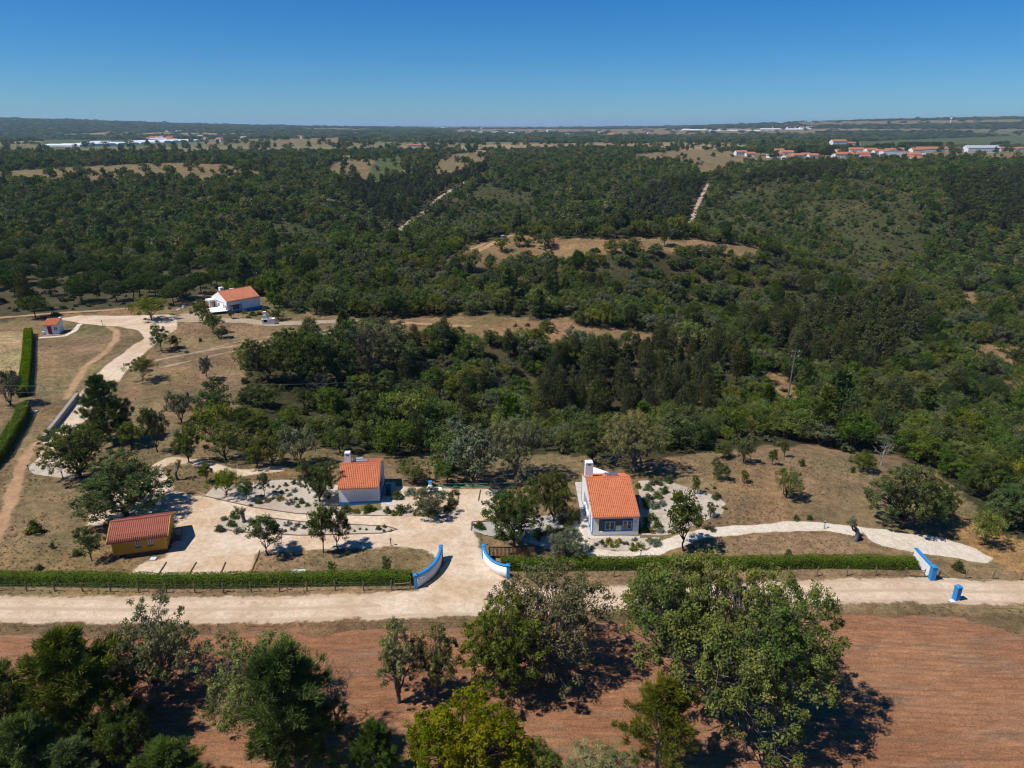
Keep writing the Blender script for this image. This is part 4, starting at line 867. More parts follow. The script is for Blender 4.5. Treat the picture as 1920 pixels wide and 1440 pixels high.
def mass(name, label, cat, keys, sel, X, Y, Z, wd, hg, rot, rng, mesh_key='both'):
    idx = np.where(sel)[0]; n = len(idx)
    if n == 0: return
    me = bpy.data.meshes.new(name); me.vertices.add(n); me.vertices.foreach_set('co', np.c_[X, Y, Z][idx].astype(np.float32).ravel())
    var = rng.integers(0, len(keys), n)
    w0 = np.array([PROTO[k]['size'][0] for k in keys]); h0 = np.array([PROTO[k]['size'][1] for k in keys])
    s = wd[idx] / w0[::-1][var]; sz = hg[idx] / h0[::-1][var]
    for nm, ty, vals, f in (('pick', 'INT', var, 'value'), ('turn', 'FLOAT_VECTOR', np.c_[np.zeros(n), np.zeros(n), rot[idx]], 'vector'), ('grow', 'FLOAT_VECTOR', np.c_[s, s, sz], 'vector')):
        a = me.attributes.new(nm, ty, 'POINT'); a.data.foreach_set(f, np.asarray(vals, np.int32 if ty == 'INT' else np.float32).ravel())
    o = tag(obj(name, me), label, cat, kind='stuff')
    ng = bpy.data.node_groups.new(name, 'GeometryNodeTree')
    ng.interface.new_socket('Geometry', in_out='INPUT', socket_type='NodeSocketGeometry'); ng.interface.new_socket('Geometry', in_out='OUTPUT', socket_type='NodeSocketGeometry')
    gi, go, iop, jn = [ng.nodes.new(t) for t in ('NodeGroupInput', 'NodeGroupOutput', 'GeometryNodeInstanceOnPoints', 'GeometryNodeJoinGeometry')]
    for k in keys:
        e = PROTO[k]
        if 'src' not in e: e['src'] = bpy.data.objects.new(k, e['both'] if 'both' in e else e['make']())
        oi = ng.nodes.new('GeometryNodeObjectInfo'); oi.inputs['Object'].default_value = e['src']; oi.inputs['As Instance'].default_value = True
        ng.links.new(oi.outputs['Geometry'], jn.inputs[0])
    def attr(nm, t):
        a = ng.nodes.new('GeometryNodeInputNamedAttribute'); a.data_type = t; a.inputs['Name'].default_value = nm; return [s_ for s_ in a.outputs if s_.enabled and s_.name == 'Attribute'][0]
    ng.links.new(gi.outputs[0], iop.inputs['Points']); ng.links.new(jn.outputs[0], iop.inputs['Instance']); iop.inputs['Pick Instance'].default_value = True
    ng.links.new(attr('pick', 'INT'), iop.inputs['Instance Index']); ng.links.new(attr('turn', 'FLOAT_VECTOR'), iop.inputs['Rotation']); ng.links.new(attr('grow', 'FLOAT_VECTOR'), iop.inputs['Scale'])
    ng.links.new(iop.outputs[0], go.inputs[0])
    md = o.modifiers.new('plants', 'NODES'); md.node_group = ng; return o
woodland()
def tuft_proto():
    rng = np.random.default_rng(8); N = 16; a = rng.random(N) * 6.28; r = rng.random(N) * .12; b = np.c_[np.cos(a) * r, np.sin(a) * r, np.zeros(N)]
    t = b + np.c_[rng.normal(size=N) * .14, rng.normal(size=N) * .14, .16 + .16 * rng.random(N)]; s = np.c_[-np.sin(a), np.cos(a), np.zeros(N)] * .022
    V = np.stack([b - s, b + s, t + s * .3, t - s * .3], 1).reshape(-1, 3); PROTO['tuft'] = dict(size=(.3, .3), both=np_mesh('tuft', V, quad_idx(len(V)), ['straw'], {'lv': np.repeat(rng.random(N), 4), 'lt': np.repeat(rng.random(N), 4)}))
tuft_proto()
def dry_grass():
    rng = np.random.default_rng(15); X, Y = candidates(54, 190, lambda y: .62 if y < 95 else 1.1, 1.0, 19, .95); Z = height(X, Y); px, py = project(np.c_[X, Y, Z]); zn = zone(px, py)
    k = (zn == Z_HOME) & (px > -40) & (px < 1960) & (py < 1200); X, Y, Z = X[k], Y[k], Z[k]
    k = (fbm(X, Y, 6, 61) + .25 * rng.random(len(X)) > .57) & ~on_laid(X, Y, .1); ws = rng.uniform(.10, .28, len(X))
    mass('dry_grass', 'short dry grass tufts on the brown ground', 'grass', ['tuft'], k, X, Y, Z, ws, ws * rng.uniform(.5, 1.1, len(X)), rng.random(len(X)) * 6.28, rng)
dry_grass()
# ------------------------------------------------------------------ buildings
flat('white_wall', (.80, .795, .78), .85, .035, .6, .2, fine=5); flat('white_wash', (.78, .77, .75), .85, .05, .8, .2)
flat('blue_paint', (.02, .24, .58), .6, .12, 1.5, .35); flat('roof_tile', (.56, .185, .088), .85, .22, 1.3, .15, fine=5); flat('roof_faded', (.55, .20, .11), .85, .2, .3, .15, fine=2)
flat('roof_hut', (.33, .098, .062), .7, .12, 1.2, .3, fine=6); flat('ridge_tile', (.52, .155, .075), .85, .2, 2, .15)
flat('pine_board', (.60, .30, .035), .65, .16, 1.5, .3, fine=9); flat('board_trim', (.62, .36, .06), .6, .1, 2, .3); flat('old_wood', (.20, .125, .075), .85, .25, 3, .2); flat('gate_wood', (.115, .055, .028), .7, .25, 2.5, .3)
flat('post_wood', (.21, .15, .10), .9, .25, 3, .15); flat('slate', (.115, .10, .092), .8, .2, 3, .3); flat('red_paint', (.28, .012, .02), .5, .1, 2, .4); flat('wire', (.16, .15, .15), .5, .1, 3, .5, .8)
flat('steel', (.62, .64, .66), .3, .06, 2, .5, .9); flat('dark_panel', (.02, .025, .04), .2, .05, 2, .5); flat('hole', (.02, .02, .025), .9, .05); flat('concrete', (.42, .40, .37), .9, .14, 1.5, .2)
flat('cover_white', (.66, .68, .68), .6, .06, 2, .3); flat('green_rail', (.02, .17, .13), .5, .1, 2, .4); flat('stone', (.33, .30, .26), .95, .25, 1.8, .1, bmp=.8, fine=4); flat('rock', (.42, .39, .35), .95, .25, 2, .1)
flat('sail_cloth', (.86, .87, .88), .8, .03, 1, .2); flat('curtain', (.50, .49, .46), .8, .15, 3, .2); flat('grey_cap', (.34, .34, .36), .8, .12, 2, .2); flat('pole_wood', (.20, .17, .145), .9, .2, 2, .15); flat('teal', (.02, .12, .13), .5, .1)
flat('greenhouse_film', (.72, .75, .78), .45, .08, .02, .5, fine=.15); flat('far_white', (.74, .74, .74), .85, .06, .1, .2, fine=.5); flat('far_roof', (.42, .16, .085), .85, .2, .1, .15, fine=.5); flat('far_grey', (.38, .40, .43), .8, .1, .1, .2, fine=.5)
flat('car_blue', (.10, .13, .20), .35, .08, 2, .6); flat('tyre', (.02, .02, .02), .9, .1); flat('asphalt', (.10, .105, .11), .9, .15, .2, .2)
m_, n_, b_, o_ = newmat('glass'); b_.inputs['Base Color'].default_value = (.06, .075, .085, 1); b_.inputs['Roughness'].default_value = .06; b_.inputs['Specular IOR Level'].default_value = .8

def mesh_box(*a): return MB().box(*a)
def cut(o, boxes):
    if not boxes: return
    cs = []
    for b in boxes:
        me = MB().box(*b).mesh('cutter', 'white_wall'); c = bpy.data.objects.new('cutter', me); COL.objects.link(c); cs.append(c)
        md = o.modifiers.new('cut', 'BOOLEAN'); md.operation = 'DIFFERENCE'; md.object = c; md.solver = 'EXACT'
        c.parent = o.parent
    bpy.context.view_layer.update(); dg = bpy.context.evaluated_depsgraph_get()
    me = bpy.data.meshes.new_from_object(o.evaluated_get(dg)); o.modifiers.clear(); old = o.data; o.data = me; bpy.data.meshes.remove(old)
    for c in cs:
        me = c.data; bpy.data.objects.remove(c); bpy.data.meshes.remove(me)
def tiled(name, mat, parent, x0, x1, ye, ze, yr, zr, period=.225, row=.42, amp=.06, lift=.05):
    """barrel-tile slope from the eave (ye, ze) up to the ridge (yr, zr), built as corrugated courses that overlap"""
    nc = max(2, round((x1 - x0) / period)); k = 6; xs = np.linspace(x0, x1, nc * k + 1); ph = np.linspace(0, nc, nc * k + 1) % 1
    bump_ = np.where(ph < .62, np.sin(np.pi * ph / .62), -.45 * np.sin(np.pi * (ph - .62) / .38)) * amp
    L_ = math.hypot(yr - ye, zr - ze); nr = max(2, round(L_ / row)); ty, tz = (yr - ye) / L_, (zr - ze) / L_; ny, nz = -tz * np.sign(ty or 1), abs(ty)
    rng = np.random.default_rng(int(abs(x0 * 100 + ye * 31)) % 9999); V, Q = [], []; b = 0; n = len(xs)
    for r in range(nr):
        jit = np.repeat(rng.normal(size=nc + 1) * .008, k)[:n]
        for t, h in ((r * L_ / nr - .03, lift + .03), ((r + 1) * L_ / nr + .0, lift + .0)):
            hh = h + bump_ + jit; V.append(np.c_[xs, ye + ty * t + ny * hh, ze + tz * t + nz * hh])
        i = np.arange(n - 1); q = np.c_[b + i, b + i + 1, b + n + i + 1, b + n + i]; Q.append(q if ty > 0 else q[:, ::-1]); b += 2 * n
    # underside board so that the slope is solid
    V.append(np.array([(x0, ye, ze), (x1, ye, ze), (x1, yr, zr), (x0, yr, zr)])); u_ = np.array([[b, b + 3, b + 2, b + 1]]); Q.append(u_)
    e0 = np.arange(n - 1); V.append(np.c_[xs, np.full(n, ye), np.full(n, ze)]); bb = b + 4
    Q.append(np.c_[e0, e0 + 1, bb + e0 + 1, bb + e0][:, ::-1])
    return obj(name, np_mesh(name, np.concatenate(V), np.concatenate(Q), [mat]), parent)
def window(parent, axis, at, a0, a1, z0, z1, out, frame='blue_paint', fw=.09, cross=True, curt=True):
    """axis 'y': in a wall facing -y/+y at y=at (out=-1/+1); axis 'x' likewise"""
    def bx(m, p0, p1, q0, q1, d0, d1):
        lo, hi = sorted((at + out * d0, at + out * d1))
        return m.box(p0, p1, lo, hi, q0, q1) if axis == 'y' else m.box(lo, hi, p0, p1, q0, q1)
    fr = MB(); bx(fr, a0, a1, z0, z0 + fw, 0, .07); bx(fr, a0, a1, z1 - fw, z1, 0, .07); bx(fr, a0, a0 + fw, z0 + fw, z1 - fw, 0, .068); bx(fr, a1 - fw, a1, z0 + fw, z1 - fw, 0, .068)
    w_ = fr.build('window', frame, parent)
    bx(MB(), a0 + fw, a1 - fw, z0 + fw, z1 - fw, .005, .02).build('pane', 'glass', w_)
    sash = MB(); m = (a0 + a1) / 2; s = .035
    bx(sash, m - s, m + s, z0 + fw, z1 - fw, .021, .045)
    bx(sash, a0 + fw, a0 + fw + .05, z0 + fw, z1 - fw, .021, .044); bx(sash, a1 - fw - .05, a1 - fw, z0 + fw, z1 - fw, .021, .044)
    bx(sash, a0 + fw, a1 - fw, z0 + fw, z0 + fw + .06, .021, .043); bx(sash, a0 + fw, a1 - fw, z1 - fw - .05, z1 - fw, .021, .043)
    sash.build('sash', 'white_wash', w_); bx(MB(), a0 - .03, a1 + .03, z0 - .06, z0, 0, .10).build('sill', frame, w_)
    return w_
def chimney(parent, x, y, z0, z1, w=.62, d=.55):
    c = MB().box(x - w / 2, x + w / 2, y - d / 2, y + d / 2, z0, z1 - .12).build('chimney', 'white_wall', parent)
    MB().prism([(-w / 2 - .02, z1 - .12), (w / 2 + .02, z1 - .12), (w / 2 - .05, z1 + .03), (-w / 2 + .05, z1 + .03)], y - d / 2 - .02, y + d / 2 + .02, 'y').build('chimney_cap', 'white_wash', c).location.x = x
    for k in (-1, 0, 1):
        MB().box(x + k * .15 - .045, x + k * .15 + .045, y - d / 2 - .012, y - d / 2 + .02, z1 - .36, z1 - .2).build('smoke_slot', 'hole', c)
    return c
def solar(parent, x, y, z, length=1.25, tilt=0):
    h = MB().tube([(x - length / 2, y, z + .42), (x + length / 2, y, z + .42)], .24, 18).build('water_tank', 'steel', parent, smooth=False)
    for s in (-1, 1): MB().tube([(x + s * length / 2, y, z + .42), (x + s * (length / 2 + .04), y, z + .42)], .20, 18).build('end_cap', 'steel', h)
    for s in (-1, 1): MB().box(x + s * .4 - .03, x + s * .4 + .03, y - .2, y + .5, z - .15, z + .2).build('stand', 'steel', h)
    MB().prism([(y + .25, z + .18), (y + 2.0, z - .42), (y + 2.0, z - .34), (y + .25, z + .26)], x - length * .45, x + length * .45, 'x').build('solar_panel', 'dark_panel', parent)
def cottage(label, loc, rz, Wd, D, ef, ry, rzh, eb, cuts, over=.30, tile='roof_tile', period=.225, gable_over=.03):
    t = thing('cottage', label, 'house', loc, rz)
    prof = [(0, -.3), (D, -.3), (D, eb), (ry, rzh), (0, ef)]
    wl = MB().prism(prof, 0, Wd, 'x').build('wall', 'white_wall', t); cut(wl, cuts)
    sl = (rzh - ef) / ry; slb = (rzh - eb) / (D - ry)
    rf = tiled('roof', tile, t, -gable_over, Wd + gable_over, -over, ef - over * sl + .02, ry, rzh + .02, period)
    tiled('roof', tile, t, -gable_over, Wd + gable_over, D + over * .6, eb - over * .6 * slb + .02, ry, rzh + .02, period)
    MB().tube([(-gable_over, ry, rzh + .05), (Wd + gable_over, ry, rzh + .05)], .11, 10).build('ridge', 'ridge_tile', rf)
    for x0, x1 in ((-.05, .16), (Wd - .16, Wd + .05)):
        MB().prism([(0, ef + .005), (ry, rzh + .005), (ry, rzh + .085), (0, ef + .085)], x0 + (.0 if x0 < 0 else .10), x1 - (.10 if x0 < 0 else .0), 'x').build('verge', 'ridge_tile', rf)
    return t, wl, rf
def plinth(t, Wd, D, h=.34, front=True, back=True, left=True, right=True, p=.03):
    for on, b in ((front, (-p, Wd + p, -p, 0, -.3, h)), (back, (-p, Wd + p, D, D + p, -.3, h)), (left, (-p, 0, 0, D, -.3, h)), (right, (Wd, Wd + p, 0, D, -.3, h))):
        if on: MB().box(*b).build('plinth', 'blue_paint', t)
def at(x, y): return (x, y, hz(x, y))

# larger cottage
def larger_cottage():
    p = at(9.30, 71.45); Wd, D = 5.42, 8.6
    t, wl, rf = cottage('larger white cottage with orange tiled roof, tall chimney and two blue front windows', p, math.radians(3), Wd, D, 2.62, 5.9, 4.5, 3.55,
        [(.75, 4.72, -.1, .13, .62, 2.28), (-.1, .18, 1.15, 2.0, .15, 2.15), (-.1, .18, 3.0, 6.6, .8, 2.35)])
    sl = MB(); sl.box(.76, 4.71, .118, .133, .63, 2.27); pn = sl.build('slate_panel', 'slate', t)
    MB().box(2.75, 3.42, .06, .12, .62, 1.30).build('pier', 'white_wall', t)
    window(t, 'y', .12, 1.42, 2.70, .66, 1.98, -1, fw=.13); window(t, 'y', .12, 3.44, 4.70, .66, 2.02, -1, fw=.13)
    plinth(t, Wd, D, .34, front=False, right=False)
    MB().box(-.025, .0, -.025, .14, .34, 2.5).build('corner_band', 'blue_paint', t); MB().box(-.025, .0, D - .16, D + .02, .34, 3.3).build('corner_band', 'blue_paint', t)
    window(t, 'x', .17, 3.1, 4.5, .9, 2.2, -1, 'white_wash'); window(t, 'x', .17, 4.9, 6.4, .9, 2.2, -1, 'white_wash')
    d = MB().box(.12, .17, 1.2, 1.95, .15, 2.1).build('door', 'blue_paint', t); MB().box(.09, .12, 1.28, 1.34, 1.05, 1.12).build('handle', 'steel', d)
    MB().box(.16, .18, 3.02, 6.58, .82, 2.33).build('slate_panel', 'slate', t)
    chimney(t, .50, 6.9, 3.6, 6.25, .95, .8); solar(t, 3.35, 6.6, 4.15, 1.3)
    MB().box(4.92, 5.04, -.06, 0, 1.75, 1.9).build('wall_lamp', 'grey_cap', t)
    for z in (2.75, 3.15): MB().box(-.03, .0, 2.6, 2.72, z, z + .14).build('vent', 'hole', t)
    # white shade sail behind the house
    s = thing('shade_sail', 'white shade sail on posts behind the larger cottage', 'sail', (p[0] + .2, p[1] + 9.2, p[2]), math.radians(3))
    me = MB(); pts = [(-.3, 0, 3.2), (1.3, 2.6, 3.0), (4.2, .6, 2.7), (4.4, -.35, 2.75), (-.2, -.3, 3.3)]
    me.v = pts + [(x, y, z - .03) for x, y, z in pts]; me.f = [(0, 4, 3, 2, 1), (5, 6, 7, 8, 9)] + [(i, (i + 1) % 5, 5 + (i + 1) % 5, 5 + i) for i in range(5)]
    me.build('sail', 'sail_cloth', s)
    for x, y, z in pts[:3]: MB().cyl(x, y, -.2, z, .05, .05, 8).build('post', 'steel', s)
larger_cottage()
def small_cottage():
    p = at(-21.5, 78.05); Wd, D = 4.95, 6.6
    t, wl, rf = cottage('small white cottage with orange roof, blue plinth and blank front wall', p, math.radians(4.5), Wd, D, 2.6, 3.5, 4.1, 3.15, [(Wd - .16, Wd + .1, 1.3, 4.9, .35, 2.3)])
    plinth(t, Wd, D, .58, left=False, right=False)
    MB().box(Wd - .16, Wd - .14, 1.32, 4.88, .36, 2.29).build('slate_panel', 'slate', t); window(t, 'x', Wd - .14, 1.5, 2.4, .5, 1.9, 1, 'blue_paint'); window(t, 'x', Wd - .14, 3.6, 4.7, .4, 2.2, 1, 'white_wash')
    chimney(t, .75, 4.4, 3.3, 5.35, .78, .7); solar(t, 2.55, 4.05, 3.8, 1.35)
    s = MB().box(1.35, 2.6, 4.6, 4.75, 3.6, 4.35).build('parapet', 'white_wash', t)
    b = thing('wheelie_bin', 'small teal bin by the right wall of the small cottage', 'bin', at(p[0] + 5.6, p[1] + 3.2))
    MB().prism([(-.28, .05), (.28, .05), (.34, 1.0), (-.34, 1.0)], -.3, .3, 'y').build('body', 'teal', b); MB().box(-.37, .37, -.36, .36, 1.0, 1.07).build('lid', 'teal', b)
small_cottage()
def far_cottage():
    p = at(-71.2, 173.4); Wd, D = 8.8, 8.3
    t, wl, rf = cottage('far white cottage with faded orange roof and blue plinth at the top of the lane', p, math.radians(47), Wd, D, 2.95, 4.15, 4.85, 2.95,
        [(.55, 3.9, -.1, .2, .55, 1.9), (-.1, .25, 1.4, 6.2, .55, 2.5)], tile='roof_faded', period=.28)
    plinth(t, Wd, D, .45)
    MB().box(.56, 3.89, .18, .21, .56, 1.89).build('slate_panel', 'slate', t); window(t, 'y', .18, .75, 1.35, .62, 1.7, -1, 'white_wash'); window(t, 'y', .18, 3.1, 3.85, .58, 1.85, -1)
    for y in (1.8, 4.6): window(t, 'x', .25, y, y + 1.0, .8, 2.0, -1, 'white_wash')
    for y in (.45, 6.8): MB().box(-.05, 0, y, y + .55, .45, 1.9).build('shutter', 'red_paint', t)
    MB().box(-.03, .0, -.03, .25, .45, 2.8).build('corner_band', 'blue_paint', t); MB().box(-.03, .0, D - .25, D + .03, .45, 2.8).build('corner_band', 'blue_paint', t)
    chimney(t, 1.3, 4.9, 4.2, 5.7, 1.0, .9); MB().box(3.4, 4.6, 4.6, 5.0, 4.4, 5.0).build('roof_light', 'white_wash', t)
    MB().box(-1.6, -.05, 6.4, 8.6, 2.25, 2.6).build('porch_roof', 'white_wash', t); MB().box(-1.55, -1.4, 6.45, 6.6, -.2, 2.25).build('porch_post', 'white_wash', t)
    a = -71.2; s = thing('shade_canopy', 'white canopy stretched in front of the far cottage gable', 'canopy', at(-73.6, 172.6), math.radians(47))
    me = MB(); me.v = [(-1.6, -.3, .75), (2.2, -1.2, .62), (2.6, 3.6, .85), (-.6, 4.4, .8), (-1.6, -.3, .70), (2.2, -1.2, .57), (2.6, 3.6, .80), (-.6, 4.4, .75)]
    me.f = [(0, 1, 2, 3), (7, 6, 5, 4), (0, 4, 5, 1), (1, 5, 6, 2), (2, 6, 7, 3), (3, 7, 4, 0)]; me.build('canvas', 'sail_cloth', s)
    for x, y, z in me.v[:4]: MB().cyl(x, y, -.3, z, .04, .04, 6).build('post', 'steel', s)
far_cottage()
def oven(label, loc, rz, s=1.0, blue=False):
    t = thing('garden_oven', label, 'oven', loc, rz)
    MB().box(-1.1 * s, 1.1 * s, -.5 * s, .5 * s, -.2, .95 * s).build('counter', 'white_wall', t)
    MB().box(-1.14 * s, 1.14 * s, -.54 * s, .54 * s, .95 * s, 1.0 * s).build('worktop', 'white_wash', t)
    h = MB().prism([(-1.05 * s, 1.0 * s), (.0, 1.0 * s), (-.32 * s, 1.75 * s), (-.72 * s, 1.75 * s)], -.42 * s, .42 * s, 'y').build('hood', 'white_wall', t)
    MB().box(-.74 * s, -.30 * s, -.24 * s, .24 * s, 1.75 * s, 2.25 * s).build('flue', 'white_wall', h); MB().box(-.80 * s, -.24 * s, -.30 * s, .30 * s, 2.25 * s, 2.33 * s).build('flue_cap', 'blue_paint' if blue else 'white_wash', h)
    MB().box(-.8 * s, -.2 * s, -.52 * s, -.40 * s, .45 * s, .92 * s).build('fire_mouth', 'hole', t)
g = ground(814, 928); oven('white garden oven with blue flue cap near the green rail', (g[0], g[1], g[2]), .1, .85, True)
g = ground(504, 607); oven('white garden oven block on the path by the far cottage', (g[0], g[1], g[2]), .25, 1.3)
def tool_hut():
    p = at(-105.6, 154.6); Wd, D = 3.0, 3.0; t = thing('utility_hut', 'tiny white hut with red door and orange roof by the clipped hedge', 'hut', p, math.radians(12))
    wl = MB().prism([(0, -.3), (D, -.3), (D, 3.0), (0, 2.25)], 0, Wd, 'x').build('wall', 'white_wall', t); cut(wl, [(.75, 1.6, -.1, .12, .0, 2.0), (2.05, 2.75, -.1, .12, .95, 1.75)])
    tiled('roof', 'roof_tile', t, -.08, Wd - .05, -.35, 2.18, D + .1, 3.05, .25)
    MB().box(.75, 1.6, .06, .11, 0, 2.0).build('door', 'red_paint', t); window(t, 'y', .11, 2.05, 2.75, .95, 1.75, -1, 'grey_cap', .06); MB().box(2.4, 2.9, D - .4, D + .1, 3.0, 3.25).build('vent', 'white_wash', t)
    MB().box(-.5, -.05, -.15, .35, -.2, .75).build('meter_box', 'white_wash', t); MB().box(-.1, Wd + .3, -.7, -.02, -.2, .06).build('step', 'concrete', t)
tool_hut()
def wooden_hut():
    p = at(-43.85, 66.95); rz = math.radians(15); Wd, D = 5.45, 4.7; fl = .45
    t = thing('wooden_hut', 'orange wooden hut with red corrugated roof under the large cork oak', 'hut', p, rz)
    ef, rdg = 2.35, 3.35
    nb = 11; bh = (ef - fl + .1) / nb
    wl = MB().prism([(.05, fl), (D - .05, fl), (D - .05, ef), (D / 2, rdg - .05), (.05, ef)], .05, Wd - .05, 'x').build('wall', 'pine_board', t)
    cut(wl, [(2.3, 2.85, -.1, .14, 1.15, 1.95), (3.55, 4.15, -.1, .14, 1.15, 1.95)])
    for k in range(nb):                                            # each log board of the front and right wall
        z0 = fl + k * bh; z1 = z0 + bh - .012; y0, y1 = 0, .05
        if z1 < 1.12 or z0 > 1.98: MB().box(0, Wd, y0, y1, z0, z1).build('board', 'pine_board', t)
        else:
            for a, b in ((0, 2.28), (2.87, 3.53), (4.17, Wd)): MB().box(a, b, y0, y1, z0, z1).build('board', 'pine_board', t)
        MB().box(Wd - .05, Wd, .05, D, z0, z1).build('board', 'pine_board', t)
    for x in (1.95, 3.15, 4.6): MB().box(x, x + .1, -.035, 0, fl, ef - .05).build('batten', 'pine_board', t)
    for x in (-.02, Wd - .08): MB().box(x, x + .1, -.02, 0, fl, ef).build('corner_post', 'board_trim', t)
    for a, b in ((2.3, 2.85), (3.55, 4.15)):
        w_ = window(t, 'y', .12, a, b, 1.15, 1.95, -1, 'board_trim', .05); MB().box(a - .03, b + .03, -.05, .03, 1.08, 1.14).build('sill', 'old_wood', w_)
    n = 46
    for k in range(n):                                             # slatted skirt under the raised right end
        x = 1.2 + (Wd - 1.3) * k / n; MB().box(x, x + .06, .02, .05, -.15, fl - .02).build('skirt_slat', 'old_wood', t)
    MB().box(0, Wd, .06, .14, fl - .12, fl).build('sill_beam', 'old_wood', t)
    for x in (.3, 2.7, 5.1):
        for y in (.4, D - .4): MB().box(x - .12, x + .12, y - .12, y + .12, -.3, fl - .1).build('pier', 'concrete', t)
    sl = (rdg - ef) / (D / 2); ov = .38
    rf = tiled('roof', 'roof_hut', t, -.35, Wd + .35, -ov, ef - ov * sl, D / 2, rdg, .215, .9, .05); tiled('roof', 'roof_hut', t, -.35, Wd + .35, D + ov, ef - ov * sl, D / 2, rdg, .215, .9, .05)
    MB().tube([(-.36, D / 2, rdg + .06), (Wd + .36, D / 2, rdg + .06)], .13, 8).build('ridge', 'roof_hut', rf)
    for x in (-.40, Wd + .35):
        MB().prism([(-ov, ef - ov * sl - .1), (D / 2, rdg - .1), (D + ov, ef - ov * sl - .1), (D + ov, ef - ov * sl + .13), (D / 2, rdg + .13), (-ov, ef - ov * sl + .13)], x, x + .05, 'x').build('bargeboard', 'board_trim', rf)
    MB().box(-.35, Wd + .35, -ov - .03, -ov, ef - ov * sl - .06, ef - ov * sl + .03).build('gutter', 'roof_hut', rf)
    # steps and railing on the shaded right end
    for k in range(3): MB().box(Wd + .1 + .3 * k, Wd + .4 + .3 * k, 2.0, 3.1, -.2, fl - .14 * (k + .3)).build('step', 'old_wood', t)
    rl = MB()
    for y in (1.95, 3.12):
        for x in (Wd + .12, Wd + 1.0): rl.box(x, x + .07, y, y + .07, -.2, 1.15)
        rl.box(Wd + .1, Wd + 1.1, y, y + .06, 1.1, 1.16)
    rl.build('railing', 'old_wood', t)
    b = thing('timber_trestle', 'dark timber frame leaning behind the roof of the orange hut', 'trestle', at(-41.2, 73.2), math.radians(22))
    for y in (0, .45): MB().tube([(-.9, y, .35), (.9, y, .95)], .045, 6).build('rail', 'gate_wood', b)
    for x in (-.8, .8):
        for y in (0, .45): MB().tube([(x, y, -.2), (x, y, .65 + x * .33)], .04, 6).build('leg', 'gate_wood', b)
wooden_hut()

# ------------------------------------------------------------------ gate walls, pillars, gates
def pillar(parent, x, y, z0, h, w=.34, name='pillar', cap='blue_paint', dome=True):
    q = MB().box(x - w / 2, x + w / 2, y - w / 2, y + w / 2, -.3 + z0, z0 + h).build(name, 'blue_paint', parent)
    MB().box(x - w / 2 - .05, x + w / 2 + .05, y - w / 2 - .05, y + w / 2 + .05, z0 + h, z0 + h + .07).build('cap', cap, q)
    a = w / 2 + .03; m = MB(); m.v = [(x - a, y - a, z0 + h + .07), (x + a, y - a, z0 + h + .07), (x + a, y + a, z0 + h + .07), (x - a, y + a, z0 + h + .07), (x, y, z0 + h + .24)]
    m.f = [(0, 1, 4), (1, 2, 4), (2, 3, 4), (3, 0, 4), (3, 2, 1, 0)]; m.build('finial', cap, q); return q
def curved_wall(label, A, B, bend, h0, h1):
    A, B = np.array(A), np.array(B); t = thing('gate_wall', label, 'wall', (A[0], A[1], hz(*A))); d = B - A; n = np.array([-d[1], d[0]]) / np.hypot(*d); k = 22; th = .12
    f = np.linspace(0, 1, k); c = d * f[:, None] + n * (bend * 4 * f * (1 - f))[:, None]; tn = np.gradient(c, axis=0); tn /= np.linalg.norm(tn, axis=1, keepdims=True); nn = np.c_[-tn[:, 1], tn[:, 0]]
    top = h0 + (h1 - h0) * f - .22 * np.sin(np.pi * f)
    for nm, mat, w_, lo, hi in (('wall', 'white_wall', th, np.full(k, -.3), top), ('coping', 'blue_paint', th + .06, top, top + .09)):
        l, r = c + nn * w_, c - nn * w_; V = np.r_[np.c_[l, lo], np.c_[r, lo], np.c_[r, hi], np.c_[l, hi]]; i = np.arange(k - 1); Q = [np.c_[a * k + i, b * k + i, b * k + i + 1, a * k + i + 1] for a, b in ((0, 1), (1, 2), (2, 3), (3, 0))]
        Q.append(np.array([[0, 3 * k, 2 * k, k], [k - 1, 2 * k - 1, 3 * k - 1, 4 * k - 1]])); obj(nm, np_mesh(nm, V, np.concatenate(Q), [mat]), t)
    pillar(t, 0, 0, 0, h0 + .1); pillar(t, d[0], d[1], 0, h1 + .05, .36); return t
curved_wall('left curved white gate wall with blue coping and end pillars', (-9.85, 61.35), (-7.75, 66.55), -.62, 1.55, 1.62)
wl_ = curved_wall('right curved white gate wall with blue coping, half hidden by oaks', (-.4, 63.35), (-3.1, 66.75), .62, 1.5, 1.75)
MB().box(-1.75, -1.62, 1.35, 1.72, 1.0, 1.2).build('letter_slot', 'hole', wl_)
def sliding_gate():
    t = thing('sliding_gate', 'dark brown slatted sliding gate drawn back behind the right gate wall', 'gate', at(-2.55, 67.0), math.radians(-3)); Wd = 5.0; h = 1.45
    for z in (.12, 1.32): MB().box(0, Wd, -.03, .03, z, z + .1).build('rail', 'gate_wood', t)
    n = 34
    for k in range(n): x = .04 + (Wd - .14) * k / (n - 1); MB().box(x, x + .085, -.055, -.031, .08, h).build('slat', 'gate_wood', t)
    for x in (0, Wd - .08): MB().box(x, x + .08, -.03, .03, 0.0, h + .02).build('stile', 'gate_wood', t)
sliding_gate()
